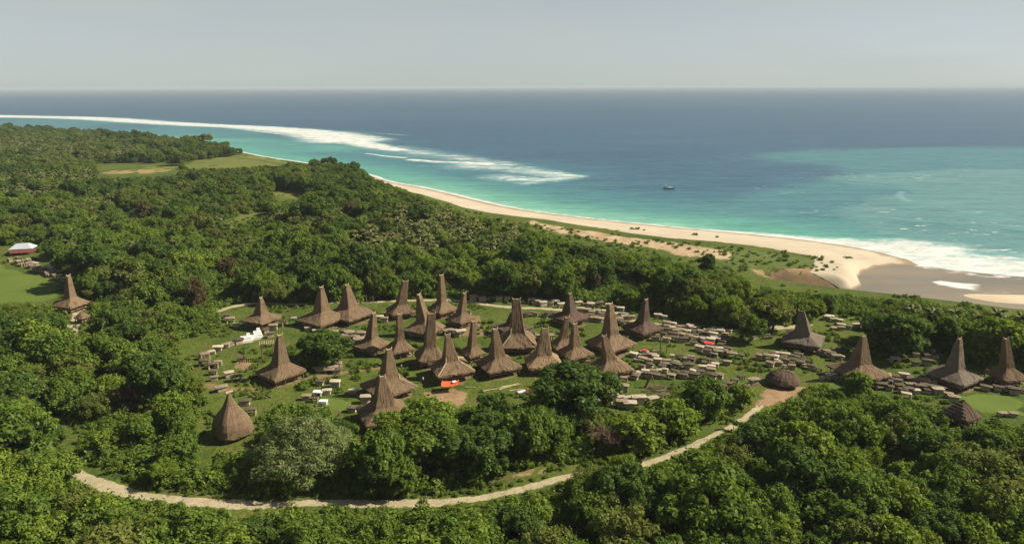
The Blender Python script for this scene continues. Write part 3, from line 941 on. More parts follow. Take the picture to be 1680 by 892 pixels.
HOUSE_GROUP = "thatched tower houses of the village"
for hi, (ua, va, L, R, vb, phi, th, hips, lab) in enumerate(HOUSES):
    x, y, s, rot, dist = solve_house(L, R, vb, math.radians(phi), EAVE)
    Ht = solve_height(x, y, va)
    hw = s / 2
    xa, _ = unproj(ua, va, Ht)
    root = empty('tower_house', (x, y, Hs(x, y)), rot)
    tag(root, lab, 'house', HOUSE_GROUP)
    rr = random.Random(hi)
    tw = hw * rr.uniform(0.335, 0.385) * (1.18 if phi in (10, 4, 14, -6, 13) else 1)
    top = (Ht * 0.058, Ht * 0.036)
    if phi in (10, 4, 14, -6): top = (Ht * 0.075, Ht * 0.04)
    lv = tower_levels(hw, Ht, rr.uniform(0.22, 0.26), tw, EAVE, *top)
    # the tower leans so that its tip stands where the photo has it
    dxw = (xa - x) if abs(xa - x) < 2.5 else 0
    c, sn = math.cos(-rot), math.sin(-rot)
    lx, ly = dxw * c, dxw * sn
    V, Fc = loft(lv, 64, (24, 14), hi, 0.085)
    VA = np.array(V); lump = 1 + 0.042 * vnoise(np.arctan2(VA[:, 1], VA[:, 0]) * 5 + hi * 7, VA[:, 2] * 1.6, 1.0, hi) * np.clip((VA[:, 2] - EAVE + .6) / 1.5, 0, 1)
    V = [(a_ * l_, b_ * l_, c_) for (a_, b_, c_), l_ in zip(V, lump)]
    V = [(px + lx * max(0, (pz - EAVE) / (Ht - EAVE)) ** 1.2, py + ly * max(0, (pz - EAVE) / (Ht - EAVE)) ** 1.2, pz) for px, py, pz in V]
    roof = obj('thatched_roof', np_mesh('thatched_roof', V, Fc, M[th]), root)
    # ridge end pieces
    for sgn in (-1, 1):
        b = MB()
        b.tube([(lx + sgn * top[0] * .8, ly, Ht - 0.25), (lx + sgn * top[0] * 0.95, ly, Ht + 0.25), (lx + sgn * top[0] * 1.1, ly, Ht + 0.55)], [0.24, 0.2, 0.09], 6)
        obj('ridge_finial', b.mesh('ridge_finial', M['straw']), roof)
    b = MB(); b.tube([(lx - top[0], ly, Ht + 0.02), (lx + top[0], ly, Ht + 0.02)], 0.17, 6)
    obj('ridge_cap', b.mesh('ridge_cap', M['straw']), roof)
    if hips:
        for a, bb in ((-1, -1), (1, -1), (1, 1), (-1, 1)):
            b = MB(); pts = []
            for hx, hy, z in lv[2:10]:
                f = 2 ** (-1 / 18)
                tt = max(0, (z - EAVE) / (Ht - EAVE)) ** 1.2
                pts.append((a * hx * 2 ** 0 * f * 1.0 + lx * tt, bb * hy * f + ly * tt, z + 0.03))
            b.tube(pts, [0.19] * len(pts), 5)
            obj('hip_ridge', b.mesh('hip_ridge', M['straw']), roof)
    house_base(root, hw, EAVE)
    house_info.append((L, va, R, vb + 10, dist - hw * 1.3, x, y, hw, ua, Ht))

# worn earth round the houses
for k, (L, va, R, vb, hd, x, y, hw, ua, Ht) in enumerate(house_info):
    a = np.linspace(0, 2 * math.pi, 18, endpoint=False)
    rr = hw * (1.25 + 0.22 * vnoise(np.cos(a) * 3 + k * 5, np.sin(a) * 3, 1.3, 41))
    patch('worn_ground', np.stack([x + rr * np.cos(a), y + rr * np.sin(a)], 1), M['worn'], 0.075 + 0.004 * (k % 4), 1.6)

# other thatched roofs


def simple_roof(name, label, cat, px, phi, lv_fun, he, th, va, base=True, power=(7, 5)):
    L, R, vb = px
    x, y, s, rot, dist = solve_house(L, R, vb, math.radians(phi), he)
    Ht = solve_height(x, y, va)
    root = empty(name, (x, y, Hs(x, y)), rot)
    tag(root, label, cat)
    V, Fc = loft(lv_fun(s / 2, Ht, he), 44, power, int(L), 0.14)
    obj('thatched_roof', np_mesh('thatched_roof', V, Fc, M[th]), root)
    house_info.append((L, va, R, vb + 6, dist - s * .6, x, y, s / 2, (L + R) / 2, Ht))
    return root, s / 2, Ht


def bell(hw, Ht, he):
    lv = []
    for t, wv in ((0, .96), (0.02, 1.0), (0.08, 1.0), (0.2, 0.97), (0.35, 0.86), (0.5, 0.64), (0.65, 0.38), (0.8, 0.21), (0.92, 0.12), (1.0, 0.08)):
        lv.append((hw * wv, hw * wv, he + (Ht - he) * t))
    return lv


def dome(hw, Ht, he):
    return [(hw * wv, hw * wv, he + (Ht - he) * t) for t, wv in ((0, .95), (0.03, 1.0), (0.2, 0.97), (0.45, 0.84), (0.7, 0.66), (0.88, 0.44), (1, 0.14))]


def pyr(hw, Ht, he):
    return [(hw * wv, hw * wv, he + (Ht - he) * t) for t, wv in ((0, .95), (0.02, 1.0), (0.12, 1.0), (0.4, 0.70), (0.7, 0.36), (1, 0.04))]


root, hw, Ht = simple_roof('thatched_hut', "bell-shaped shaggy thatched hut standing alone at the village's lower left corner", 'hut', (342, 423, 726), 20, bell, 1.1, 'thatch', 642, power=(3.2, 4))
b = MB(); b.box(0, 0, 0.55, hw * 1.3, hw * 1.3, 1.0); obj('wall', b.mesh('wall', M['weave']), root)
for i, j in ((-1, -1), (0, -1), (1, -1), (1, 0), (1, 1), (-1, 1), (-1, 0)):
    obj('post', POST, root, (i * hw * .74, j * hw * .74, -0.6))
b = MB(); b.tube([(-.7, 0, Ht), (.9, 0, Ht + .1)], 0.32, 7); obj('ridge_cap', b.mesh('ridge_cap', M['straw']), root)

root, hw, Ht = simple_roof('thatched_shelter', "round low thatched shelter with a ragged roof on the bare earth at the lane's end", 'shelter', (1250, 1322, 634), 20, dome, 1.2, 'thatch_dark', 606, power=(2.4, 2.2))
for k in range(7):
    a = k * 0.9
    obj('post', POST, root, (math.cos(a) * hw * .8, math.sin(a) * hw * .8, -0.6))
root, hw, Ht = simple_roof('thatched_house', "low pyramid-roofed thatched house with weathered battens, half hidden by trees at the lower right", 'house', (1538, 1614, 696), 62, pyr, 2.0, 'thatch_dark', 655)
house_base(root, hw * .9, 2.0)
b = MB()
for k in range(5):
    t = 0.15 + k * 0.15
    b.tube([(-hw * (1.03 - t), -hw * (1.03 - t) * .9, 2.2 + (Ht - 2.0) * t), (-hw * (1.03 - t), hw * (1.03 - t) * .9, 2.2 + (Ht - 2.0) * t)], 0.09, 5)
obj('batten', b.mesh('batten', M['bamboo']), root)
root, hw, Ht = simple_roof('thatched_house', "small tan pyramid-roofed thatched house behind the big dark tree by the river", 'house', (1408, 1440, 535), 40, pyr, 2.0, 'thatch_tan', 517)
house_base(root, hw * .9, 2.0)
root, hw, Ht = simple_roof('thatched_hut', "low brown thatched hut roof just below the far left tower house", 'hut', (119, 150, 524), 40, pyr, 1.8, 'thatch', 510)
house_base(root, hw * .9, 1.8)
root, hw, Ht = simple_roof('thatched_hut', "tiny pyramid thatched hut left of the broad-towered house on the back lane", 'hut', (631, 645, 519), 40, pyr, 0.9, 'thatch_tan', 505)
b = MB(); b.box(0, 0, 0.5, hw * 1.2, hw * 1.2, 0.9); obj('wall', b.mesh('wall', M['weave']), root)

# metal-roofed building far left
x, y, z = ground_pt(30, 418)
root = empty('meeting_hall', (x, y + 4, z), 0.25); root.scale = (.62, .62, .8)
tag(root, "open hall with a pale zinc hip roof over a red lower roof, far left", 'building')
V = [(-8, -5.5, 3.2), (8, -5.5, 3.2), (8, 5.5, 3.2), (-8, 5.5, 3.2), (-4, -1.0, 5.7), (4, -1.0, 5.7), (4, 1.0, 5.7), (-4, 1.0, 5.7)]
V += [(a, b_, c_ - 0.15) for a, b_, c_ in V[:4]]
Fq = [(0, 1, 5, 4), (1, 2, 6, 5), (2, 3, 7, 6), (3, 0, 4, 7), (4, 5, 6, 7), (8, 9, 1, 0), (9, 10, 2, 1), (10, 11, 3, 2), (11, 8, 0, 3), (11, 10, 9, 8)]
obj('roof', np_mesh('roof', V, [list(f) for f in Fq], M['metal']), root)
V = [(-7, -5, 2.9), (8, -5, 2.9), (9, -9, 1.5), (-6, -9, 1.5), (-7, -5, 2.75), (8, -5, 2.75), (9, -9, 1.35), (-6, -9, 1.35)]
obj('lower_roof', np_mesh('lower_roof', V, [[3, 2, 1, 0], [4, 5, 6, 7], [0, 1, 5, 4], [1, 2, 6, 5], [2, 3, 7, 6], [3, 0, 4, 7]], M['redroof']), root)
b = MB(); b.box(0, 0.5, 1.45, 13, 8, 2.9); obj('wall', b.mesh('wall', M['redroof']), root)
for px_, py_ in ((-5.5, -8.5), (1, -8.5), (8, -8.5), (-7.2, -4.9), (7.2, -4.9)):
    obj('post', POST, root, (px_, py_, -0.9))
house_info.append((2, 396, 60, 422, 330, x, y, 8, 30, 5))

# ------------------------------------------------------------------ stone tombs


def slab_mesh(name, L, Wd, t, mat, seed, top=0.96):
    rng = random.Random(seed)
    b = MB()
    n = 16
    rings = []
    for k, (sc, z) in enumerate(((0.96, 0), (1.0, t * .2), (1.0, t * .8), (top, t))):
        ring = []
        for i in range(n):
            a = 2 * math.pi * i / n
            p = 14
            r = 1 / (abs(math.cos(a)) ** p + abs(math.sin(a)) ** p) ** (1 / p)
            j = 1 + rng.uniform(-.035, .035)
            ring.append((L / 2 * r * math.cos(a) * sc * j, Wd / 2 * r * math.sin(a) * sc * j, z + rng.uniform(-.03, .03)))
        rings.append(ring)
    V = [p for r in rings for p in r]
    Fq = []
    for k in range(3):
        for i in range(n):
            Fq.append([k * n + i, k * n + (i + 1) % n, (k + 1) * n + (i + 1) % n, (k + 1) * n + i])
    Fq.append(list(range(n))[::-1]); Fq.append([3 * n + i for i in range(n)])
    return np_mesh(name, V, Fq, mat)


TONES = {'pale': ('stone_pale', 'pale'), 'tan': ('stone_tan', 'tan'), 'dark': ('stone_dark', 'dark weathered'), 'white': ('stone_white', 'whitewashed')}
CAP = {}; CHAM = {}; LEG = {}
for tn, (mk, _) in TONES.items():
    for k in range(3):
        CAP[tn, k] = slab_mesh('capstone', 2.5 + .3 * k, 1.65 + .12 * k, 0.30, M[mk], hash((tn == 'tan', k)) % 97 + k)
    mk2 = {'stone_dark': 'stone_sunlit_side', 'stone_tan': 'stone_sunlit_side'}.get(mk, mk)  # dark and tan tombs get chambers and legs painted pale, as if sunlit
    CHAM[tn] = slab_mesh('chamber', 2.15, 1.35, 1.2, M[mk2], 5, 0.97)
    b = MB(); b.tube([(0, 0, -.1), (0, 0, .6), (0, 0, 1.25)], [0.3, 0.24, 0.26], 7); LEG[tn] = b.mesh('leg', M[mk2])
tomb_n = 0
ORD = ['', 'first', 'second', 'third', 'fourth', 'fifth', 'sixth', 'seventh', 'eighth', 'ninth', 'tenth', 'eleventh', 'twelfth', 'thirteenth', 'fourteenth', 'fifteenth', 'sixteenth', 'seventeenth', 'eighteenth', 'nineteenth', 'twentieth']
tomb_pts = []


def tomb(u, v, rz, tone, label, group, sc=1.0, form=None):
    global tomb_n
    x, y, z = ground_pt(u, v)
    rr = random.Random(tomb_n * 13 + 5); tomb_n += 1
    for (hu0, hv0, hu1, hv1, hd, hx, hy, hhw, _, _) in house_info:      # never inside a house
        if hhw and (x - hx) ** 2 + (y - hy) ** 2 < (hhw * 0.85 + 0.9) ** 2:
            return None
    for qx, qy in tomb_pts:
        if (qx - x) ** 2 + (qy - y) ** 2 < 1.45 ** 2: return None
    tomb_pts.append((x, y))
    r = empty('stone_tomb', (x, y, z), rz + rr.uniform(-.32, .32))
    r.rotation_euler[0] = rr.uniform(-.05, .05); r.rotation_euler[1] = rr.uniform(-.05, .05)
    s = sc * rr.uniform(.75, 1.2)
    r.scale = (s, s, s * rr.uniform(.85, 1.15))
    tag(r, label, 'tomb', group)
    form = form or rr.choice(['box', 'box', 'legs'])
    obj('capstone', CAP[tone, rr.randrange(3)], r, (0, 0, 1.18))
    if form == 'box':
        obj('chamber', CHAM[tone], r)
    else:
        for a, b_ in ((-1, -1), (1, -1), (1, 1), (-1, 1)):
            obj('leg', LEG[tone], r, (a * 1.05, b_ * .55, 0))
    return r


G1, G2, G3 = 'tombs of the far field', 'tombs of the near field', 'tombs by the right-hand houses'
def tomb_row(x0, y0, x1, y1, n, rowname, group, rz, tones='dtdp', sc=1.0):
    done = []
    if n > 2: n = int(n * 1.75 + .5)
    if group in (G1, G2, G3): sc *= .88
    for k in range(n):
        t = (k + .5) / n
        rr = random.Random(int(x0 * 31 + y0 * 7 + k))
        u = x0 + (x1 - x0) * t + rr.uniform(-3.5, 3.5); v = y0 + (y1 - y0) * t + rr.uniform(-2.2, 2.2)
        tone = {'d': 'dark', 't': 'tan', 'p': 'pale', 'w': 'white'}[tones[rr.randrange(len(tones))]]
        r = tomb(u, v, rz, tone, 'x', group, sc)
        if r: done.append((r, tone))
    cnt = len(done)
    for k, (r, tone) in enumerate(done):
        pos = f"{ORD[k + 1]} from left" if k + 1 < cnt else "rightmost"
        if k == 0: pos = "leftmost"
        lb = f"{TONES[tone][1]} slab tomb, {pos} in {rowname}"
        if len(lb.split()) > 16: lb = lb.replace(' slab', '').replace(' weathered', '')
        if len(lb.split()) > 16: lb = lb.replace(' the ', ' ', 1)
        r['label'] = lb


G1, G2, G3 = "tombs of the far field", "tombs of the near field", "tombs by the right-hand houses"
RZ = -0.35
# far field, right of the dark tower house
tomb_row(1092, 534, 1135, 538, 3, "rearmost row of the far tomb field", G1, RZ, 'pt')
tomb_row(1093, 538, 1200, 546, 8, "second rear row of the far tomb field", G1, RZ, 'ppt')
tomb_row(1086, 544, 1202, 552, 8, "middle row of the far tomb field", G1, RZ, 'ptdd')
tomb_row(1074, 550, 1205, 557, 9, "second front row of the far tomb field", G1, RZ, 'tdd')
tomb_row(1060, 556, 1190, 563, 8, "front row of the far tomb field", G1, RZ, 'ptdd')
tomb_row(1135, 567, 1190, 568, 4, "short row just below the far tomb field", G1, RZ, 'd')
# near field
tomb_row(1142, 574, 1200, 578, 4, "top row beside the red cloth tomb", G2, RZ, 'pdt')
tomb_row(1152, 581, 1222, 587, 5, "second row of the near field's right arm", G2, RZ, 'td')
tomb_row(1037, 584, 1080, 590, 3, "upper left row of the near tomb field", G2, RZ, 'pt')
tomb_row(1098, 586, 1150, 592, 4, "row right of the two posts", G2, RZ, 'ptd')
tomb_row(1045, 593, 1110, 598, 5, "second left row of the near tomb field", G2, RZ, 'ptd')
tomb_row(1125, 594, 1200, 598, 6, "central row of the near tomb field", G2, RZ, 'td')
tomb_row(1052, 603, 1130, 605, 6, "fourth row of the near tomb field", G2, RZ, 'ptd')
tomb_row(1120, 605, 1178, 604, 4, "pale row of the near tomb field's middle", G2, RZ, 'ppd')
tomb_row(1045, 612, 1175, 613, 9, "second front row of the near tomb field", G2, RZ, 'tdpd')
tomb_row(1038, 619, 1182, 620, 10, "front row of the near tomb field", G2, RZ, 'dtd')
# along the rear lane
tomb_row(770, 491, 835, 493, 5, "row behind the lane above the brown bare ground", "tombs along the rear lane", 0.1, 'dt')
tomb_row(868, 499, 925, 503, 5, "pale row behind the lane, left of the round-skirted house", "tombs along the rear lane", 0.1, 'p')
tomb_row(862, 517, 908, 520, 4, "row between the lane and the wide flat-fronted tower", "tombs along the rear lane", 0.1, 'd')
tomb_row(945, 500, 1030, 510, 6, "row behind the lane, right of the round-skirted house", "tombs along the rear lane", 0.0, 'pd')
tomb_row(950, 513, 996, 517, 4, "rear row left of the broadest-skirted tower house", "tombs along the rear lane", -0.1, 'pt')
tomb_row(965, 520, 990, 523, 3, "middle row left of the broadest-skirted tower house", "tombs along the rear lane", -0.1, 'td')
tomb_row(968, 527, 990, 530, 2, "lower row left of the broadest-skirted tower house", "tombs along the rear lane", -0.1, 'td')
tomb_row(1012, 518, 1042, 524, 3, "rear row between the two dark right towers", "tombs along the rear lane", -0.1, 'pt')
tomb_row(1010, 528, 1035, 534, 3, "front row between the two dark right towers", "tombs along the rear lane", -0.1, 'td')
tomb_row(1070, 518, 1100, 524, 2, "pair of slabs behind the dark brown tower house", "tombs along the rear lane", -0.2, 'p')
tomb_row(735, 514, 770, 518, 3, "row left of the brown bare ground", "tombs between the houses", 0.2, 'dt')
tomb_row(735, 545, 757, 552, 3, "row between the cluster's middle towers", "tombs between the houses", 0.2, 'ptd')
tomb_row(868, 552, 900, 560, 3, "row right of the widest flat-fronted tower", "tombs between the houses", 0.2, 'dt')
# left lawn, hand placed line of tombs leading to the white graves
for k, (u, v, tn, lab) in enumerate([
        (336, 588, 'tan', "flat tan slab tomb at the lower end of the left lawn's tomb line"),
        (347, 581, 'pale', "pale slab tomb next above the lower end of the left lawn's line"),
        (358, 575, 'pale', "pale slab tomb in the middle of the left lawn's line"),
        (371, 570, 'tan', "tan slab tomb just below the brown pair in the lawn's line"),
        (379, 567, 'tan', "tan slab tomb touching the one below the brown pair"),
        (392, 564, 'dark', "dark brown slab tomb touching the lower white grave"),
        (336, 599, 'dark', "dark slab tomb at the upper left of the huddled lawn tombs"),
        (350, 603, 'dark', "dark slab tomb at the middle of the huddled lawn tombs"),
        (358, 598, 'tan', "tan slab tomb at the upper right of the huddled lawn tombs"),
        (350, 614, 'dark', "dark upright tomb low in the huddled lawn tombs"),
        (352, 624, 'tan', "tan boxy tomb at the bottom of the huddled lawn tombs"),
        (376, 618, 'pale', "large pale slab tomb right of the huddled lawn tombs"),
        (388, 624, 'dark', "small dark tomb right of the large pale slab"),
        (396, 592, 'dark', "dark slab tomb alone on the bare earth patch"),
        (364, 641, 'tan', "tan small tomb beside the bell-shaped hut's top"),
        (388, 536, 'pale', "pale long slab tomb left of the upper left tower house"),
        (378, 528, 'tan', "tan slab tomb behind the pale long slab at upper left"),
        (372, 521, 'dark', "dark slab tomb nearest the back lane at upper left"),
        (403, 664, 'dark', "dark slab tomb right behind the bell-shaped hut, the upper of two"),
        (411, 680, 'dark', "dark slab tomb right behind the bell-shaped hut, the lower of two"),
        (437, 546, 'dark', "dark slab tomb right above the white graves"),
        (449, 541, 'tan', "tan slab tomb second right above the white graves"),
        (459, 536, 'dark', "dark slab tomb third right above the white graves"),
        (444, 553, 'dark', "dark slab tomb right beside the white stepped grave"),
        (466, 531, 'dark', "dark slab tomb under the small upper left tower house's right eave"),
        (482, 525, 'pale', "pale slab tomb between the small tower house and the joined pair"),
        (506, 542, 'pale', "large pale slab tomb before the joined pair, the left of two"),
        (521, 546, 'pale', "large pale slab tomb before the joined pair, the right of two"),
        (503, 655, 'tan', "tan slab tomb above the pale feathery tree"),
        (522, 648, 'white', "small whitewashed tomb with an opening, above the pale feathery tree"),
        (537, 646, 'pale', "pale boxy tomb right of the small whitewashed one"),
        (531, 664, 'white', "flat whitewashed slab at the round lawn's lower left"),
        (516, 659, 'dark', "dark slab tomb between the flat whitewashed slab and the tan one"),
        (550, 634, 'pale', "pale tomb with blue-grey top at the round lawn's upper edge"),
        (525, 631, 'dark', "dark low slab above the small whitewashed tomb"),
        (580, 645, 'pale', "pale slab tomb shaded by the leaning tower, upper one"),
        (592, 650, 'dark', "dark slab tomb shaded by the leaning tower, lower one"),
        (600, 660, 'pale', "small pale tomb beside the leaning tower house"),
        (612, 668, 'tan', "tan round-edged tomb at the leaning tower's left foot"),
        (578, 675, 'dark', "dark slab tomb at the round lawn's lower edge"),
        (1172, 648, 'white', "white slab tomb at the lower end of the row by the lane fork"),
        (1184, 640, 'dark', "dark slab tomb second from the lower end by the lane fork"),
        (1194, 634, 'dark', "dark slab tomb third from the lower end by the lane fork"),
        (1204, 628, 'dark', "dark slab tomb fourth from the lower end by the lane fork"),
        (1216, 622, 'dark', "dark slab tomb at the upper end of the lane fork row"),
        (1222, 638, 'dark', "dark boxy tomb standing apart just left of the bare earth clearing"),
        (1236, 630, 'tan', "tan tomb beside the round shelter's left edge")]):
    tomb(u, v, 0.45 if u < 480 else 0.1, tn, lab, "tombs of the lawns", 0.95, 'box' if k in (4, 10, 28, 42) else None)
tomb_row(548, 545, 600, 552, 4, "row under the joined pair's right eave", "tombs between the houses", 0.2, 'td')
tomb_row(548, 556, 600, 562, 4, "row left of the inner cluster's leftmost house", "tombs between the houses", 0.2, 'dt')
tomb_row(618, 525, 640, 530, 3, "row above the inner cluster's leftmost house", "tombs between the houses", 0.2, 'pt')
tomb_row(514, 598, 560, 606, 4, "upper row right of the lone lawn house", "tombs between the houses", 0.2, 'td')
tomb_row(512, 606, 560, 612, 4, "lower row right of the lone lawn house", "tombs between the houses", 0.2, 'dt')
# below the near field
tomb_row(1008, 622, 1030, 628, 2, "pair below the lower left corner tower house", "tombs near the big dark tree", 0.1, 'td')
tomb_row(990, 640, 1022, 643, 3, "upper row right of the big dark tree", "tombs near the big dark tree", 0.1, 'td')
tomb_row(1000, 655, 1030, 657, 3, "middle row right of the big dark tree", "tombs near the big dark tree", 0.1, 'dp')
tomb_row(975, 664, 1034, 668, 4, "lower row right of the big dark tree", "tombs near the big dark tree", 0.1, 'pt')
tomb_row(1045, 660, 1090, 655, 4, "row above the thicket right of the big dark tree", "tombs near the big dark tree", 0.3, 'dp')
# around the right hand houses
tomb_row(1246, 589, 1280, 593, 3, "upper left row above the round shelter", G3, -.4, 'pt')
tomb_row(1262, 584, 1310, 588, 4, "rear row below the grey house with dark tower", G3, -.4, 'dp')
tomb_row(1275, 594, 1322, 599, 4, "second row above the round shelter", G3, -.4, 'dd')
tomb_row(1262, 598, 1300, 605, 3, "third row above the round shelter", G3, -.4, 'tp')
tomb_row(1318, 600, 1345, 612, 3, "row right above the round shelter", G3, -.4, 'dt')
tomb_row(1335, 577, 1368, 584, 3, "row right of the grey house with dark tower", G3, -.3, 'dt')
tomb_row(1368, 592, 1386, 589, 2, "pair in the largest brown house's shadow", G3, -.3, 'tp')
tomb_row(1346, 624, 1376, 622, 3, "row left below the largest brown house", G3, .1, 'tp')
tomb_row(1408, 638, 1425, 634, 2, "pair of upright tombs below the largest brown house", G3, .1, 'tp')
tomb_row(1448, 622, 1500, 620, 4, "rear row right of the largest brown house", G3, -.35, 'dp')
tomb_row(1446, 630, 1540, 630, 7, "second row right of the largest brown house", G3, -.35, 'tdd')
tomb_row(1442, 637, 1548, 638, 7, "third row right of the largest brown house", G3, -.35, 'dtd')
tomb_row(1480, 645, 1550, 646, 5, "front row right of the largest brown house", G3, -.35, 'dp')
tomb_row(1485, 651, 1500, 655, 2, "pale pair below the right-hand tomb rows", G3, -.35, 'p')
tomb_row(1555, 650, 1568, 662, 2, "pair at the left corner of the right meadow", G3, -.35, 'dt')
tomb_row(1490, 573, 1530, 582, 4, "upper row behind the patched grey house", G3, -.35, 'pd')
tomb_row(1500, 582, 1545, 590, 3, "lower row behind the patched grey house", G3, -.35, 'd')
tomb_row(1465, 593, 1475, 595, 1, "grass between the two large right houses", G3, -.1, 'p')
tomb_row(1495, 600, 1530, 601, 2, "lone pair left of the patched grey house", G3, -.1, 'd')
tomb_row(1612, 638, 1680, 646, 6, "row below the right edge house", G3, -.3, 'd')
tomb_row(1638, 684, 1668, 684, 2, "pair at the bottom of the right meadow", G3, -.2, 't')
tomb_row(1352, 522, 1385, 530, 4, "rear row by the river trees", G3, -.35, 'p')
tomb_row(1375, 535, 1395, 540, 2, "middle pair by the river trees", G3, -.35, 'dp')
tomb_row(1400, 534, 1425, 541, 3, "row beside the small tan pyramid roof", G3, -.35, 'pt')
tomb_row(1362, 541, 1382, 543, 2, "upright pair on the lawn by the river trees", G3, .3, 'pt')
tomb_row(1426, 551, 1445, 556, 3, "row behind the largest brown house's tower", G3, -.2, 'dp')
tomb_row(1235, 555, 1268, 553, 4, "row of small upright stones on the lawn", G3, .3, 'd', 0.7)
# far left line along the field
tomb_row(6, 424, 108, 461, 10, "front line along the mown field", "tombs along the mown field", -.6, 'tt')
tomb_row(24, 424, 104, 452, 8, "rear line along the mown field", "tombs along the mown field", -.6, 'pt')

# white stepped graves
for u, v, n, lab in ((403, 560, 2, "low white painted grave, left of the pair on the left lawn"), (420, 555, 3, "tall white painted stepped grave, right of the pair on the left lawn")):
    x, y, z = ground_pt(u, v)
    r = empty('painted_grave', (x, y, z), 0.45); tag(r, lab, 'grave', "white painted graves")
    for k in range(n):
        b = MB(); b.box(0.25 * k, 0, 0.4 + 0.75 * k, 4.0 - .9 * k, 2.9 - .55 * k, 0.8)
        obj('step', b.mesh('step', M['stone_white']), r)
    b = MB(); b.box(0.9, 0, 0.55 + 0.75 * n, 1.0, .4, 1.0); obj('headstone', b.mesh('headstone', M['stone_white']), r)

# ------------------------------------------------------------------ small things
def thing(name, u, v, label, cat, rz=0.0, group=None, dz=0):
    x, y, z = ground_pt(u, v)
    return tag(empty(name, (x, y, z + dz), rz), label, cat, group)


# orange tarp on poles
r = thing('tarp_canopy', 739, 640, "bright orange tarp stretched over poles on the grass before the pale-hipped house", 'canopy', 0.2)
n = 9
V = []; Fq = []
for i in range(n):
    for j in range(n):
        a, b_ = i / (n - 1) * 2 - 1, j / (n - 1) * 2 - 1
        V.append((a * 2.2 + .3 * b_, b_ * 1.6, 2.1 + .35 * (1 - abs(b_)) - .25 * (1 - a * a) + .08 * math.sin(a * 9 + b_ * 5)))
V += [(p[0], p[1], p[2] - .04) for p in V[:n * n]]
for i in range(n - 1):
    for j in range(n - 1):
        q = [i * n + j, (i + 1) * n + j, (i + 1) * n + j + 1, i * n + j + 1]
        Fq.append(q); Fq.append([t + n * n for t in q[::-1]])
obj('tarp', np_mesh('tarp', V, Fq, M['tarp'], True), r)
for a, b_ in ((-1, -1), (1, -1), (1, 1), (-1, 1)):
    obj('pole', post_mesh(2.1, .06), r, (a * 2.0, b_ * 1.4, 0))
b = MB(); b.box(1.0, -.3, 2.42, 1.0, .8, .25, .3, jit=.1); obj('folded_cloth', b.mesh('folded_cloth', M['white']), r)
# red cloths on tombs
for u, v, lab, dz in ((1162, 571, "bright red cloth spread over a tomb at the near field's top", 1.75), (1057, 583, "small dark red cloth on a tomb at the near field's left", 1.75)):
    r_ = slab_mesh('cloth', 2.6 if u > 1100 else 1.5, 1.7 if u > 1100 else 1.0, .12, M['red'], u)
    x, y, z = ground_pt(u, v)
    # its own tomb below
    tomb_pts[:] = [p for p in tomb_pts]
    rr = empty('stone_tomb', (x, y, z), RZ); tag(rr, "slab tomb carrying the " + ("bright red cloth at the near field's top" if u > 1100 else "small dark red cloth at the near field's left"), 'tomb', G2)
    obj('capstone', CAP['tan', 0], rr, (0, 0, 1.2)); obj('chamber', CHAM['tan'], rr)
    o = obj('cloth', r_, None, (x, y, z + 1.62), RZ); tag(o, lab, 'cloth')
# raised stand beside the lone lawn house
r = thing('drying_stand', 440, 590, "tall pole stand with a small open platform beside the lone lawn house", 'stand', 0.3)
for a, b_ in ((-1, -1), (1, -1), (1, 1), (-1, 1)):
    obj('post', post_mesh(5.2, .14), r, (a * 1.5, b_ * 1.2, 0))
b = MB()
for k in range(7): b.box(-1.8 + k * .6, 0, 5.25, .2, 3.2, .12)
obj('platform', b.mesh('platform', M['bamboo']), r)
# two crossed posts among tombs
r = thing('gate_posts', 1089, 578, "frame of dark upright posts standing on the grass between the two tomb fields", 'posts', 0.1)
for a in (-1.1, 0.9): obj('post', post_mesh(4.6, .17), r, (a, 0, 0))
b = MB(); b.tube([(-1.2, 0, 3.2), (1.0, 0, 3.3)], .1, 6); obj('crossbar', b.mesh('crossbar', M['wood']), r)
b = MB(); b.box(-2.2, .3, .35, 2.6, 1.2, .7, .1, jit=.1); obj('plinth', b.mesh('plinth', M['stone_tan']), r)
# poles by the lane
for u, v, lab in ((602, 505, "thin pale pole by the back lane, left of two"), (613, 506, "thin pale pole by the back lane, right of two")):
    r = obj('pole', post_mesh(4.6, .08)); x, y, z = ground_pt(u, v); r.location = (x, y, z)
    r.data = r.data.copy(); r.data.materials[0] = M['bamboo']; tag(r, lab, 'pole', "pale poles by the back lane")
# dark beams lying on the lawn
for k, (u, v) in enumerate(((413, 650), (421, 648), (429, 649), (437, 648))):
    x, y, z = ground_pt(u, v)
    b = MB(); b.tube([(-2.6, 0, .14), (2.6, 0, .14)], .15, 6)
    tag(obj('timber_beam', b.mesh('timber_beam', M['wood']), None, (x, y, z), -0.75), f"dark timber beam on the grass right of the bell hut, {('leftmost', 'second from left', 'third from left', 'rightmost')[k]} of four", 'beam', "timber beams on the lawn")
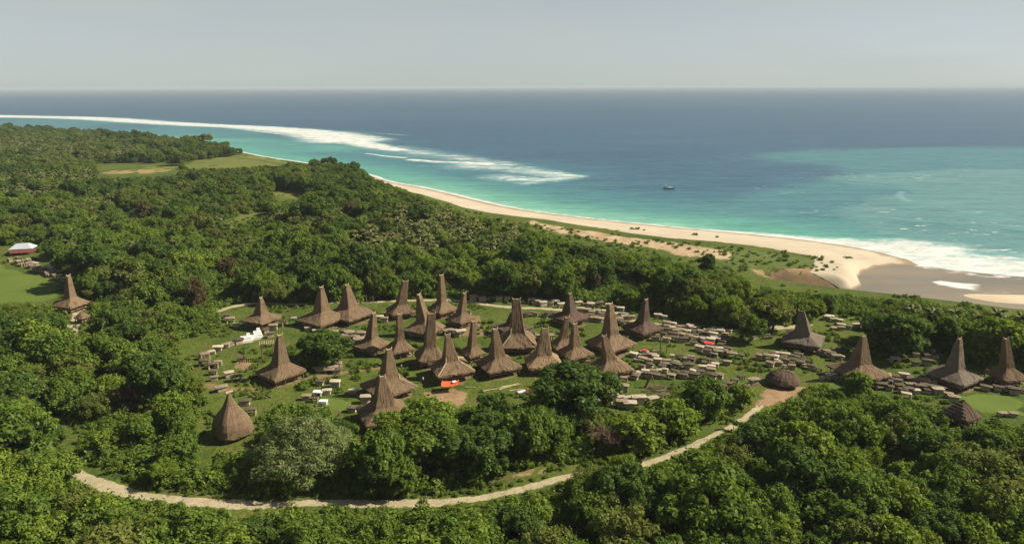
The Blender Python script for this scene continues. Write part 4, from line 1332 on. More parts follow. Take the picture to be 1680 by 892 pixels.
# bamboo poles on the front grass
for k, (u, v, rz, ln, lab) in enumerate(((838, 634, .45, 6.0, "long pale bamboo pole on the grass, pointing to the big dark tree"), (828, 637, .6, 3.5, "short pale bamboo pole against the long one on the grass"),
                                     (806, 640, .35, 4.5, "thin tan bamboo pole nearest the tarp"), (848, 640, .3, 4.0, "thin pale bamboo pole beside the white bundle"), (772, 636, .0, 2.6, "short green-grey bamboo pole just right of the tarp"))):
    x, y, z = ground_pt(u, v)
    b = MB(); b.tube([(-ln / 2, 0, .15), (0, .1, .16), (ln / 2, 0, .15)], [.16, .15, .1], 6)
    if k in (0, 1):
        b.tube([(-ln / 2, .35, .15), (ln / 2 - 1, .45, .15)], [.16, .12], 6); b.tube([(-ln / 2 + .5, .15, .4), (ln / 2 - .6, .2, .36)], [.14, .1], 6)
    tag(obj('bamboo_pole', b.mesh('bamboo_pole', M['bamboo']), None, (x, y, z), rz), lab, 'pole', "bamboo poles on the front grass")
# white bundle (covered load) on the grass
r = thing('covered_bundle', 858, 645, "low white and red covered bundle lying on the grass left of the big dark tree", 'bundle', 0.2)
obj('cover', slab_mesh('cover', 2.8, 1.5, .75, M['white'], 3, .6), r)
b = MB(); b.box(1.3, .2, .5, .7, 1.0, .9, .2, .8, .1); obj('red_sack', b.mesh('red_sack', M['red']), r)
# fallen timber heap and leaning plank
r = thing('timber_heap', 1082, 640, "jumbled heap of pale broken timber below the near tomb field", 'timber heap', 0)
rr_ = random.Random(4)
for k in range(16):
    b = MB(); a = rr_.uniform(-.6, .6); ln = rr_.uniform(1.6, 4.2); cx_, cy_ = rr_.uniform(-3.5, 3.5), rr_.uniform(-1.8, 1.8)
    zz = rr_.uniform(.12, .9)
    b.tube([(cx_ - ln / 2 * math.cos(a), cy_ - ln / 2 * math.sin(a), zz * .5), (cx_ + ln / 2 * math.cos(a), cy_ + ln / 2 * math.sin(a), zz)], [.13, .1], 5)
    obj('plank', b.mesh('plank', M['bamboo'] if k % 3 else M['wood']), r)
r = obj('leaning_plank', None)
COL.objects.unlink(r); bpy.data.objects.remove(r)
x, y, z = ground_pt(1062, 636)
b = MB(); b.tube([(-.5, .3, 0), (.9, .2, 4.0)], [.35, .3], 4); b.tube([(.9, .2, 3.6), (2.2, -.4, 0)], [.15, .12], 5)
tag(obj('leaning_plank', b.mesh('leaning_plank', M['wood']), None, (x, y, z)), "thick grey plank propped up beside the timber heap below the near tomb field", 'plank')
# timber stack beside the joined houses
r = thing('plank_stack', 563, 552, "stack of pale bamboo planks below the joined pair's right eave", 'plank stack', .35)
for k in range(6):
    b = MB(); b.box(0, -.9 + .36 * k, .2 + .05 * (k % 2), 5.2, .3, .22); obj('plank', b.mesh('plank', M['bamboo']), r)


def person(u, v, shirt, label, rz):
    x, y, z = ground_pt(u, v)
    root = empty('person', (x, y, z), rz); tag(root, label, 'person')
    b = bpy.data.meshes.new('body')
    J = [(0, 0, .95), (0, 0, 1.2), (0, 0, 1.42), (0, 0, 1.52), (0, -.02, 1.64), (.19, 0, 1.40), (.26, .02, 1.14), (.27, -.08, .90), (-.19, 0, 1.40), (-.26, .02, 1.14), (-.27, -.08, .90),
         (.10, 0, .90), (.11, -.03, .50), (.12, .02, .06), (.12, -.14, .04), (-.10, 0, .90), (-.11, -.08, .50), (-.12, -.10, .06), (-.12, -.26, .04)]
    E = [(0, 1), (1, 2), (2, 3), (3, 4), (2, 5), (5, 6), (6, 7), (2, 8), (8, 9), (9, 10), (0, 11), (11, 12), (12, 13), (13, 14), (0, 15), (15, 16), (16, 17), (17, 18)]
    Rr = [.15, .15, .15, .06, .105, .07, .05, .045, .07, .05, .045, .1, .07, .05, .045, .1, .07, .05, .045]
    b.from_pydata(J, E, [])
    o = obj('body', b, root)
    sk = o.modifiers.new('skin', 'SKIN')
    for i, dd in enumerate(b.skin_vertices[0].data if b.skin_vertices else []):
        dd.radius = (Rr[i], Rr[i])
    if not b.skin_vertices:
        pass
    o.modifiers.new('sub', 'SUBSURF').levels = 1
    b.materials.append(M['skin'])
    t = MB(); t.tube([(0, 0, .86), (0, 0, 1.1), (0, 0, 1.38), (0, 0, 1.46)], [.19, .185, .22, .10], 10); obj('shirt', t.mesh('shirt', M[shirt]), root)
    t = MB(); t.tube([(0, 0, .45), (0, 0, .9)], [.23, .18], 10); obj('sarong', t.mesh('sarong', M['darkcloth']), root)
    t = MB(); t.tube([(0, .01, 1.66), (0, .01, 1.75)], [.115, .06], 8); obj('hair', t.mesh('hair', M['darkcloth']), root)


person(694, 627, 'white', "person in a white shirt standing in the shade left of the pale-hipped house", .4)
person(659, 606, 'white', "person in a white shirt on the path between the cluster's left houses", -.5)

# boat on the bay
x, y = unproj(1097, 310, SEA_Z)
r = empty('fishing_boat', (x, y, SEA_Z), -0.12); r.scale = (.68, .68, .68); tag(r, "small fishing boat with a dark hull and white deckhouse on the blue bay", 'boat')
V = []; Fq = []
prof = [(-6, .9, .6), (-5.5, 1.5, 0), (-2, 1.8, 0), (2, 1.7, .05), (5, 1.0, .3), (7, .1, .9)]
for xx, hw_, lift in prof:
    V += [(xx, -hw_, 1.3 + lift * .6), (xx, -hw_ * .6, -.3 + lift), (xx, hw_ * .6, -.3 + lift), (xx, hw_, 1.3 + lift * .6)]
for k in range(len(prof) - 1):
    for i in range(3): Fq.append([k * 4 + i, k * 4 + i + 1, (k + 1) * 4 + i + 1, (k + 1) * 4 + i])
    Fq.append([k * 4 + 3, k * 4, (k + 1) * 4, (k + 1) * 4 + 3])
Fq.append([0, 1, 2, 3]); Fq.append([23, 22, 21, 20])
obj('hull', np_mesh('hull', V, Fq, M['hulldark']), r)
b = MB(); b.box(-3.6, 0, 2.4, 2.4, 2.2, 2.2, 0, .85); b.box(-3.6, 0, 3.9, 1.4, 1.4, .8); obj('deckhouse', b.mesh('deckhouse', M['hullwhite']), r)
b = MB(); b.box(2.0, 0, 1.75, 5.4, 2.6, .5, 0, .9); obj('awning', b.mesh('awning', M['hullwhite']), r)
b = MB(); b.tube([(-3.6, 0, 4.2), (-3.6, 0, 6.0)], .1, 5); obj('mast', b.mesh('mast', M['hullwhite']), r)

# ------------------------------------------------------------------ vegetation: kinds
def leaf_cloud(C, Rr, n, size, rng, up_bias=0.25, aspect=0.6, flat=1.0):
    """n leaf quads spread over the skins of spheres with centres C, radii Rr"""
    k = rng.integers(0, len(C), n) if len(C) else np.zeros(n, int)
    pr = Rr ** 2 / (Rr ** 2).sum()
    k = rng.choice(len(C), n, p=pr)
    dirs = rng.normal(size=(n, 3)); dirs[:, 2] += up_bias
    dirs /= np.linalg.norm(dirs, axis=1)[:, None]
    rad = Rr[k] * (1 - 0.35 * rng.random(n) ** 2) + np.where(rng.random(n) < .14, rng.uniform(.1, .65, n), 0)
    P = C[k] + dirs * rad[:, None] * np.array((1, 1, flat))
    nrm = dirs + rng.normal(0, 0.55, (n, 3)); nrm[:, 2] += 0.45
    nrm /= np.linalg.norm(nrm, axis=1)[:, None]
    a = np.cross(nrm, rng.normal(size=(n, 3))); a /= np.linalg.norm(a, axis=1)[:, None]
    b = np.cross(nrm, a)
    s = size * rng.uniform(0.6, 1.35, n)[:, None]
    V = np.stack([P - a * s, P - b * s * aspect + nrm * s * .12, P + a * s, P + b * s * aspect + nrm * s * .12], 1).reshape(-1, 3)
    F = np.arange(4 * n).reshape(n, 4)
    lv = np.clip(rng.normal(0.5, 0.25, n), 0, 1)
    return V, F, lv, P


def crown_mesh(name, V, F, lv, mat):
    me = np_mesh(name, V, F, mat)
    at = me.attributes.new("leafv", 'FLOAT', 'FACE')
    at.data.foreach_set("value", lv.astype(np.float32)[:len(me.polygons)])
    return me


def broadleaf(seed, R, Ht, mat, nl=5200, size=0.34, lobes=9, spread=1.0, flat=0.8):
    rng = np.random.default_rng(seed)
    base = Ht * 0.20
    # big lobes, then clumps on each lobe
    big = []
    for i in range(lobes):
        a = i * 2.4 + rng.uniform(-.5, .5); rr = R * (0.15 + 0.52 * math.sqrt((i + .5) / lobes)) * spread
        z = base + (Ht - base) * (0.82 - 0.66 * (rr / R) ** 1.4) + rng.uniform(-.06, .06) * Ht
        big.append((rr * math.cos(a), rr * math.sin(a), z, R * rng.uniform(.25, .52)))
    for i in range(6):
        a = i * 1.047 + rng.uniform(-.3, .3)
        big.append((R * .56 * math.cos(a), R * .56 * math.sin(a), base + (Ht - base) * rng.uniform(.08, .2), R * rng.uniform(.28, .36)))
    C = []; Rr = []
    for bx, by, bz, br in big:
        for k in range(9):
            dd = rng.normal(size=3); dd[2] = abs(dd[2]) * 0.9 - 0.25; dd /= np.linalg.norm(dd)
            C.append((bx + dd[0] * br * .8, by + dd[1] * br * .8, bz + dd[2] * br * .75 * flat))
            Rr.append(br * rng.uniform(.28, .5))
    C = np.array(C); Rr = np.array(Rr)
    V, F, lv, P = leaf_cloud(C, Rr, int(nl * 1.9), size * .80, rng)
    me = crown_mesh('crown', V, F, lv, mat)
    b = MB()
    b.tube([(0, 0, -0.3), (.05, .03, base * .6), (.1, 0, base)], [R * .075, R * .055, R * .05], 7)
    for bx, by, bz, br in big[:7]:
        b.tube([(.1, 0, base * .9), (bx * .45, by * .45, base + (bz - base) * .55), (bx * .9, by * .9, bz)], [R * .038, R * .026, R * .01], 5)
    return me, b.mesh('trunk', M['bark'])


def palm(seed, Ht, mat):
    rng = np.random.default_rng(seed)
    lean = rng.uniform(-.9, .9, 2)
    top = np.array((lean[0], lean[1], Ht))
    V = []; F = []
    for k in range(17):
        a = k * 2.399 + rng.uniform(-.2, .2); el0 = rng.uniform(-.1, 1.15); ln = rng.uniform(3.3, 4.2)
        d = np.array((math.cos(a), math.sin(a), 0)); sd_ = np.array((-d[1], d[0], 0))
        p = top.copy(); e = el0
        st = 8
        pts = [p.copy()]
        for i in range(st):
            p = p + (d * math.cos(e) + np.array((0, 0, math.sin(e)))) * ln / st
            e -= 0.10 + 0.035 * i
            pts.append(p.copy())
        wd = [0.10 + 0.62 * math.sin(math.pi * (0.12 + 0.86 * q / st)) ** 0.8 for q in range(st + 1)]
        for i in range(st):
            for s_ in (-1, 1):
                n0 = len(V)
                dz0, dz1 = -0.42 * wd[i], -0.42 * wd[i + 1]
                V += [pts[i], pts[i + 1], pts[i + 1] + sd_ * s_ * wd[i + 1] * rng.uniform(.75, 1.1) + np.array((0, 0, dz1)) + d * .12, pts[i] + sd_ * s_ * wd[i] * rng.uniform(.75, 1.1) + np.array((0, 0, dz0)) + d * .12]
                F.append((n0, n0 + 1, n0 + 2, n0 + 3) if s_ < 0 else (n0 + 3, n0 + 2, n0 + 1, n0))
    V = np.array(V); F = np.array(F)
    me = crown_mesh('crown', V, F, np.clip(rng.normal(.5, .25, len(F)), 0, 1), mat)
    b = MB(); b.tube([(0, 0, -.3), (lean[0] * .15, lean[1] * .15, Ht * .4), (lean[0] * .5, lean[1] * .5, Ht * .75), tuple(top)], [.2, .15, .13, .11], 6)
    return me, b.mesh('trunk', M['palebark'])


KINDS = []       # (look, crown, trunk, R, Ht)
def addk(look, mt, R, Ht): KINDS.append((look, mt[0], mt[1], R, Ht))


addk("dense dark green", broadleaf(1, 4.3, 8.6, LEAF['dark'], 6200, .33, 10), 4.3, 8.6)
addk("dense dark green", broadleaf(2, 3.6, 8.2, LEAF['dark'], 5200, .33, 8), 3.6, 8.2)
addk("mid green rounded", broadleaf(3, 4.4, 8.4, LEAF['mid'], 6400, .33, 11), 4.4, 8.4)
addk("mid green rounded", broadleaf(4, 3.5, 7.2, LEAF['mid'], 5200, .32, 8), 3.5, 7.2)
addk("mid green rounded", broadleaf(5, 4.8, 7.8, LEAF['mid'], 6800, .34, 13, 1.08, .7), 4.8, 7.8)
addk("bright green leafy", broadleaf(6, 3.8, 7.4, LEAF['bright'], 5400, .32, 9), 3.8, 7.4)
addk("bright green leafy", broadleaf(7, 3.0, 6.4, LEAF['bright'], 4600, .30, 7), 3.0, 6.4)
addk("olive green loose", broadleaf(8, 4.0, 8.8, LEAF['olive'], 4300, .31, 10, 1.1), 4.0, 8.8)
addk("olive green loose", broadleaf(9, 3.3, 7.6, LEAF['olive'], 3600, .31, 8, 1.1), 3.3, 7.6)
addk("flat-topped fine olive", broadleaf(10, 4.7, 7.2, LEAF['olive'], 6200, .25, 13, 1.2, .5), 4.7, 7.2)
addk("fine-leaved bright green", broadleaf(11, 3.6, 7.0, LEAF['bright'], 7500, .20, 10, 1.0, .9), 3.6, 7.0)
PALMS = []
for k in range(4):
    hp = (7.0, 8.2, 9.0, 7.6)[k]
    cm, tm = palm(40 + k, hp, LEAF['palm']); PALMS.append(("slender feathery", cm, tm, 3.0, hp + .8))


def bush(seed, R, mat, n=420, size=.24):
    rng = np.random.default_rng(seed)
    C = np.stack([rng.normal(0, R * .42, 7), rng.normal(0, R * .42, 7), rng.uniform(.2, .65, 7) * R], 1)
    V, F, lv, P = leaf_cloud(C, np.full(7, R * .42), n, size, rng, .5)
    V[:, 2] = np.maximum(V[:, 2], -.05)
    return crown_mesh('foliage', V, F, lv, mat)


# ------------------------------------------------------------------ what stands in view and must stay clear of crowns
SC = 2
CW, CH = PW // SC + 1, PH // SC + 1
gu, gv = np.meshgrid(np.arange(CW) * SC + .5, np.arange(CH) * SC + .5)
clear = np.zeros((CH, CW))
# distance of the flat ground under each pixel
vv = np.maximum(gv, 175.0)
ang = PITCH + np.arctan((vv - PH / 2) / FPX)
gdist = CAMZ / np.tan(ang)
gdist = gdist * math.cos(PITCH) + CAMZ * math.sin(PITCH)       # as view depth
VILLAGE = [(290, 592), (284, 562), (330, 545), (372, 510), (345, 512), (400, 494), (520, 497), (640, 489), (780, 487), (870, 491), (1000, 498), (1080, 515), (1160, 528), (1215, 540), (1290, 532), (1340, 514), (1400, 516),
           (1445, 530), (1430, 560), (1480, 566), (1540, 575), (1620, 605), (1690, 610), (1690, 690), (1628, 690), (1612, 694), (1590, 697), (1545, 680), (1535, 660), (1480, 657), (1440, 645), (1402, 642), (1392, 628), (1375, 630), (1322, 640),
           (1300, 655), (1250, 678), (1238, 662), (1235, 648), (1165, 652), (1160, 640), (1110, 634), (1085, 650), (1092, 662), (1040, 670), (980, 670), (985, 640), (1003, 625), (1003, 605), (960, 590), (905, 590), (872, 612), (870, 668), (830, 664), (800, 656),
           (745, 668), (700, 662), (668, 672), (660, 684), (590, 704), (578, 685), (540, 676), (500, 664), (440, 662), (424, 690), (418, 735), (345, 757), (318, 750), (325, 700), (340, 660), (330, 645), (335, 625)]
clear_polys = [VILLAGE,
    [(0, 402), (60, 396), (112, 458), (150, 505), (148, 530), (112, 545), (112, 505), (85, 497), (0, 501)],
    [(112, 515), (145, 516), (140, 535), (118, 546)],
    [(98, 698), (118, 700), (128, 722), (108, 728)],
    [(158, 268), (292, 266), (292, 286), (160, 288)], [(300, 267), (395, 254), (470, 262), (470, 268), (380, 273), (310, 275)], [(362, 366), (385, 354), (430, 345), (448, 350), (400, 364)], [(440, 318), (475, 312), (500, 317), (495, 327), (460, 331)],
    [(190, 350), (210, 342), (220, 352), (205, 360)],
    [(600, 282), (640, 300), (690, 320), (730, 338), (790, 355), (840, 362), (880, 380), (940, 394), (1010, 407), (1060, 416), (1120, 430), (1180, 440), (1215, 448), (1240, 468), (1330, 478), (1390, 482), (1420, 484), (1500, 491), (1600, 507), (1690, 519), (1690, 300), (600, 270)],
    [(385, 248), (440, 256), (505, 268), (505, 262), (440, 240), (385, 240)],
]


def band(pts, hw):
    p = np.array(pts, float)
    return [(a, b - hw) for a, b in p] + [(a, b + hw) for a, b in p[::-1]]


clear_polys += [band([(120, 770), (160, 794), (240, 813)], 12), band([(125, 778), (160, 796), (215, 810), (300, 822), (380, 826), (520, 824), (650, 825), (740, 822), (830, 808), (890, 795), (945, 780)], 7),
                band([(1040, 764), (1085, 752), (1140, 730), (1200, 700), (1250, 664)], 5),
                band([(820, 780), (900, 770), (930, 770)], 9), band([(980, 455), (1050, 462)], 3), band([(1200, 543), (1240, 541)], 4)]
ground_mask = np.zeros((CH, CW), bool)
for p in clear_polys:
    ground_mask |= inside(p, gu, gv)
clear = np.where(ground_mask, gdist, 0)
for (L, va, R, vb, hd, x, y, hw, ua, Ht) in house_info:
    tri = [(ua - 7, va - 2), (ua + 7, va - 2), (ua + 22, (va * 0.38 + vb * .62)), (R, vb - 16), (R, vb - 4), ((L + R) / 2, vb + 2), (L, vb - 4), (L, vb - 16), (ua - 22, (va * .38 + vb * .62))]
    mk = inside(tri, gu, gv)
    clear = np.where(mk, np.maximum(clear, hd), clear)
disc = []
for k in range(70):
    rr = math.sqrt((k + .5) / 70); a = k * 2.399
    disc.append((rr * math.cos(a), rr * math.sin(a)))
disc = np.array(disc)


def crown_px(x, y, R, Ht):
    q = proj(np.stack([x, y, np.full(len(x), 0.0) + Ht * 0.62], 1))
    dist = q[:, 2]
    return q[:, 0], q[:, 1], 1.12 * R * FPX / dist, (Ht * 0.33 + R * .42) * FPX / dist, dist


def overlap(x, y, R, Ht):
    u, v, ru, rv, dist = crown_px(x, y, R, Ht)
    uu = u[:, None] + disc[None, :, 0] * ru[:, None]; v2 = v[:, None] + disc[None, :, 1] * rv[:, None]
    iu = np.clip((uu / SC).astype(int), 0, CW - 1); iv = np.clip((v2 / SC).astype(int), 0, CH - 1)
    c = clear[iv, iu]
    inf = (uu > -40) & (uu < PW + 40) & (v2 < PH + 10)
    hit = (c > dist[:, None] * 0.985) & inf
    return hit.mean(1)


def base_clear(x, y):
    q = proj(np.stack([x, y, np.zeros(len(x))], 1))
    iu = np.clip((q[:, 0] / SC).astype(int), 0, CW - 1); iv = np.clip((q[:, 1] / SC).astype(int), 0, CH - 1)
    inf = (q[:, 0] > -30) & (q[:, 0] < PW + 30) & (q[:, 1] < PH) & (q[:, 1] > 175)
    return ground_mask[iv, iu] & inf


LANE_W = poly_w([(60, 690), (100, 702), (118, 722), (112, 745), (120, 772), (160, 794), (220, 810), (300, 822), (400, 826), (520, 824), (650, 825), (740, 822), (830, 808), (890, 795), (950, 778), (1010, 770), (1080, 754), (1140, 730), (1200, 700), (1240, 672), (1262, 648)])
trees = []      # dict(x,y,kind index,scale,palm?)
# hand placed trees: crown centre x, foot y, crown width in px, kind, special label
HAND = [
    (530, 600, 84, 0, "dark round tree on the lawn between the lone house and the inner cluster"),
    (942, 683, 128, 0, "big dark spreading tree before the village centre, hiding the tan tower's eaves"),
    (1232, 560, 46, 2, "round tree on the rear lane at the far tomb field's right end"),
    (1160, 449, 30, 1, "lone dark round tree on the grass beside the dunes"),
    (1475, 585, 92, 1, "big dark tree with heavy shade behind the largest brown house"),
    (1322, 525, 52, 5, "tall bright green tree straight behind the grey dark-fronted tower"),
    (1268, 540, 60, 8, "olive brownish round tree left of the grey dark-fronted tower"),
    (1440, 560, 60, 1, "dark tree at the left edge of the heavy shade by the river"),
    (560, 296, 34, 0, "tallest dark tree in the middle of the headland clump"),
    (583, 298, 28, 1, "dark leafy tree on the headland tip overhanging the beach"),
    (520, 291, 26, 0, "dark leafy tree at the inland end of the headland clump"),
    (539, 294, 30, 1, "dark leafy tree second from the inland end of the headland clump"),
    (571, 291, 22, 1, "dark small tree at the back of the headland clump"),
    (598, 301, 18, 1, "smallest dark tree at the beach end of the headland clump"),
    (381, 254, 17, 0, "dark round tree at the far end of the far meadow, left of two"),
    (392, 255, 15, 1, "dark round tree at the far end of the far meadow, right of two"),
    (700, 762, 120, 2, "broad mid green tree left of centre on the lane's upper side"),
    (790, 772, 110, 0, "dark dense tree in the centre of the row above the lane"),
    (625, 790, 96, 2, "round mid green tree standing right of the pale feathery tree"),
    (868, 750, 90, 2, "mid green tree on the lane's upper side below the big dark tree"),
    (705, 712, 90, 5, "bright green tree at the foot of the nearest cluster tower"),
    (640, 725, 50, 6, "small bright green tree before the nearest cluster tower's foot"),
    (810, 700, 60, 1, "dark small tree at the front grass's lower edge, below the bamboo poles"),
    (1405, 650, 44, 5, "small bright tree below the largest brown house's left corner"),
    (1100, 715, 90, 5, "bright green thicket tree right of the bare brown tree"),
    (1150, 690, 80, 2, "mid green thicket tree above the lane's straight stretch"),
    (1050, 735, 84, 5, "bright green thicket tree just right of the bare brown tree"),
    (1215, 668, 40, 6, "small bright tree in the corner between tomb row and lane"),
]
TW = [k[3] for k in KINDS]
for (u, v, wpx, k, lab) in HAND:
    x, y, z = ground_pt(u, v)
    dist = proj([(x, y, 4)])[0, 2]
    sc = wpx / 2 * dist / FPX / KINDS[k][3]
    trees.append(dict(x=x, y=y, k=k, s=sc, palm=False, label=lab, hand=True))
# random fill
PALM_ZONES = [[(560, 440), (600, 380), (650, 355), (760, 362), (850, 385), (870, 415), (800, 440), (700, 445)],
              [(0, 300), (100, 290), (220, 300), (200, 345), (120, 365), (0, 360)],
              [(0, 235), (120, 232), (300, 262), (150, 268), (0, 285)],
              [(1320, 500), (1400, 500), (1500, 515), (1690, 540), (1690, 575), (1560, 560), (1480, 540), (1380, 520)]]
PALM_ZONES_W = [poly_w(p) for p in PALM_ZONES]


def fill(r0, r1, sp, scale_mul, kinds_p):
    hw_ = r1 * math.tan(math.radians(42))
    xs = np.arange(-hw_, hw_, sp); ys = np.arange(r0 * .7, r1, sp * .9)
    gx, gy = np.meshgrid(xs, ys)
    gx = gx + (np.arange(gx.shape[0]) % 2)[:, None] * sp / 2
    gx = gx.ravel() + RNG.uniform(-.34, .34, gx.size) * sp; gy = gy.ravel() + RNG.uniform(-.34, .34, gy.size) * sp
    r = np.hypot(gx, gy)
    ok = (r >= r0) & (r < r1) & (np.abs(np.arctan2(gx, gy)) < math.radians(41.5))
    gx, gy = gx[ok], gy[ok]
    dd = inland(gx, gy)
    ok = dd > 22
    rv = dist_line(RIVER, gx, gy, True); rin = inside(RIVER, gx, gy)
    ok &= ~rin & (rv > 3)
    gx, gy = gx[ok], gy[ok]
    ok = ~base_clear(gx, gy)
    gx, gy = gx[ok], gy[ok]
    zone = np.zeros(len(gx), bool)
    for p in PALM_ZONES_W: zone |= inside(p, gx, gy)
    farz = np.hypot(gx, gy) > 480
    ispalm = RNG.random(len(gx)) < np.where(zone, np.where(farz, .5, .85), np.where(np.hypot(gx, gy) < 330, 0.0, 0.06))
    k = RNG.choice(len(KINDS), len(gx), p=np.r_[kinds_p * .80, .11, .09])
    # patches of woodland lean to one kind
    pn = vnoise(gx, gy, 45, 21)
    alt = RNG.random(len(gx)) < 0.4
    k = np.where(alt & (pn > .25), RNG.choice([0, 1, 0], len(gx)), k); k = np.where(alt & (pn < -.3), RNG.choice([5, 6, 4], len(gx)), k)
    s = scale_mul * np.exp(RNG.normal(0, .27, len(gx))) * np.where(pn > .2, 1.08, .95)
    R = np.array(TW)[k] * s; Ht = np.array([q[4] for q in KINDS])[k] * s
    R = np.where(ispalm, 2.6, R); Ht = np.where(ispalm, 8.5, Ht); s = np.where(ispalm, RNG.uniform(.72, 1.02, len(gx)), s)
    o1 = overlap(gx, gy, R, Ht)
    lim = 0.05
    bad = o1 > lim
    for shrink in (.7, .48):                       # a smaller tree may still fit
        R2 = np.where(bad & ~ispalm, R * shrink, R); H2 = np.where(bad & ~ispalm, Ht * shrink, Ht)
        o2 = overlap(gx, gy, R2, H2)
        fix = bad & ~ispalm & (o2 <= lim)
        s = np.where(fix, s * shrink, s); bad &= ~fix
    for i in np.where(~bad)[0]:
        trees.append(dict(x=float(gx[i]), y=float(gy[i]), k=int(k[i]) if not ispalm[i] else int(RNG.integers(0, 4)), s=float(s[i]), palm=bool(ispalm[i]), hand=False))


PB = np.array([.13, .12, .16, .13, .12, .11, .08, .08, .07])
fill(86, 180, 6.2, 1.12, PB)
fill(180, 330, 6.5, 1.1, PB)
fill(330, 620, 6.8, 1.0, PB)
fill(620, 1050, 7.6, 0.95, np.array([.1, .1, .14, .12, .12, .09, .07, .14, .12]))
fill(1050, 2100, 9.0, 0.88, np.array([.1, .1, .12, .1, .1, .08, .06, .18, .16]))
# drop what would stand inside a hand placed or special tree
DRY = [(236, 352, 26, "dry pinkish-brown tree standing out in the far left woodland"), (375, 452, 30, "rusty brown tree in the wood above the white painted graves"),
                                     (322, 500, 40, "brown-topped tree at the wood's edge left of the small upper left tower"), (575, 352, 24, "brownish tree in the wood behind the joined pair, towards the headland"), (215, 668, 36, "tan dry crown among the green trees at left, above the path scrap"),
                                     (975, 470, 24, "brown dry tree in the wood behind the round-skirted house")]
SPECIAL = [(500, 778, 11.0), (1000, 742, 5.0)]
spw = [(*ground_pt(u, v)[:2], r) for u, v, r in SPECIAL]
hd = [(t['x'], t['y'], TW[t['k']] * t['s'] * .75) for t in trees if t['hand']]


LANE_S = smooth_line(LANE_W, 4)
_u = proj(np.column_stack([LANE_S, np.zeros(len(LANE_S))]))[:, 0]; LANE_S = LANE_S[(_u < 930) | (_u > 1045)]


def free(t):
    if t['hand']: return True
    for (L_, va_, R_, vb_, hd_, hx, hy, hw_, ua_, Ht_) in house_info:
        if ua_ > 1600 and 3 < t['x'] - hx < 34 and -15 < t['y'] - hy < 9: return False
        if 0 < t['x'] - hx < hw_ + (27 if ua_ > 1600 else 11 * min(t['s'], 1.3)) and abs(t['y'] - hy) < hw_ + 2.5: return False
    if not t['palm'] and ((t['x'] > LANE_S[:, 0] - 1) & (t['x'] - LANE_S[:, 0] < 8.5 * t['s']) & (np.abs(t['y'] - LANE_S[:, 1]) < 3.2 * t['s'])).any(): return False
    for hx, hy, hr in hd + spw:
        if (t['x'] - hx) ** 2 + (t['y'] - hy) ** 2 < (hr * .95) ** 2: return False
    return True


trees = [t for t in trees if free(t)]
# keep the view to the special trees open
sp_px = [(497, 722, 84, 66, proj([(*spw[0][:2], 4)])[0, 2]), (1000, 706, 40, 34, proj([(*spw[1][:2], 3)])[0, 2])]
tx = np.array([t['x'] for t in trees]); ty = np.array([t['y'] for t in trees])
tR = np.array([(2.6 if t['palm'] else TW[t['k']]) * t['s'] for t in trees]); tH = np.array([(PALMS if t['palm'] else KINDS)[t['k']][4] * t['s'] for t in trees])
cu, cv, ru, rv, cd = crown_px(tx, ty, tR, tH)
blk = np.zeros(len(trees), bool)
for (u, v, wpx, lab) in DRY: sp_px.append((u, v - 6, wpx * .42, wpx * .36, proj([(*ground_pt(u, v + 10)[:2], 4)])[0, 2]))
for (a, b_, ra, rb, dd) in sp_px:
    blk |= (((cu - a) / (ra + ru * .7)) ** 2 + ((cv - b_) / (rb + rv * .7)) ** 2 < 1) & (cd < dd)
hm = np.array([t['hand'] for t in trees])
keep = ~blk | hm
trees = [t for t, k_ in zip(trees, keep) if k_]
tx, ty, tR, tH, cu, cv, ru, rv, cd = [a[keep] for a in (tx, ty, tR, tH, cu, cv, ru, rv, cd)]
tz = H(tx, ty)
# how much of each crown the picture shows
order = np.argsort(cd)
G = 4
fillm = np.zeros((PH // G + 1, PW // G + 1), bool)
clr = clear[::2, ::2]
vis = np.zeros(len(trees))
yy, xx = np.mgrid[0:fillm.shape[0], 0:fillm.shape[1]]
for i in order:
    x0, x1 = int((cu[i] - ru[i]) / G), int((cu[i] + ru[i]) / G) + 1
    y0, y1 = int((cv[i] - rv[i]) / G), int((cv[i] + rv[i]) / G) + 1
    x0, y0 = max(x0, 0), max(y0, 0); x1, y1 = min(x1, fillm.shape[1] - 1), min(y1, fillm.shape[0] - 1)
    if x1 <= x0 or y1 <= y0: continue
    sx, sy = xx[y0:y1, x0:x1], yy[y0:y1, x0:x1]
    m = ((sx + .5 - cu[i] / G) / (ru[i] / G)) ** 2 + ((sy + .5 - cv[i] / G) / (rv[i] / G)) ** 2 < 1
    f_ = fillm[y0:y1, x0:x1]
    ch = np.minimum(y1, clr.shape[0]) - y0; cw_ = np.minimum(x1, clr.shape[1]) - x0
    cl = np.zeros_like(m); cl[:ch, :cw_] = (clr[y0:y0 + ch, x0:x0 + cw_] > 0) & (clr[y0:y0 + ch, x0:x0 + cw_] < cd[i])
    vis[i] = (m & ~f_ & ~cl).sum()
    f_ |= m
isp = np.array([t['palm'] for t in trees]); hand = np.array([t['hand'] for t in trees])
pickB = np.zeros(len(trees), bool); pickP = np.zeros(len(trees), bool)
cand = np.where(~isp & ~hand)[0]
nb = 290 - int(hand.sum())
pickB[cand[np.argsort(-vis[cand])[:nb]]] = True
pickB |= hand
cand = np.where(isp & (vis > 1))[0]
pickP[cand[np.argsort(-vis[cand])[:290]]] = True
print("TREES", len(trees), "palms", int(isp.sum()), "picked", int(pickB.sum()), int(pickP.sum()))

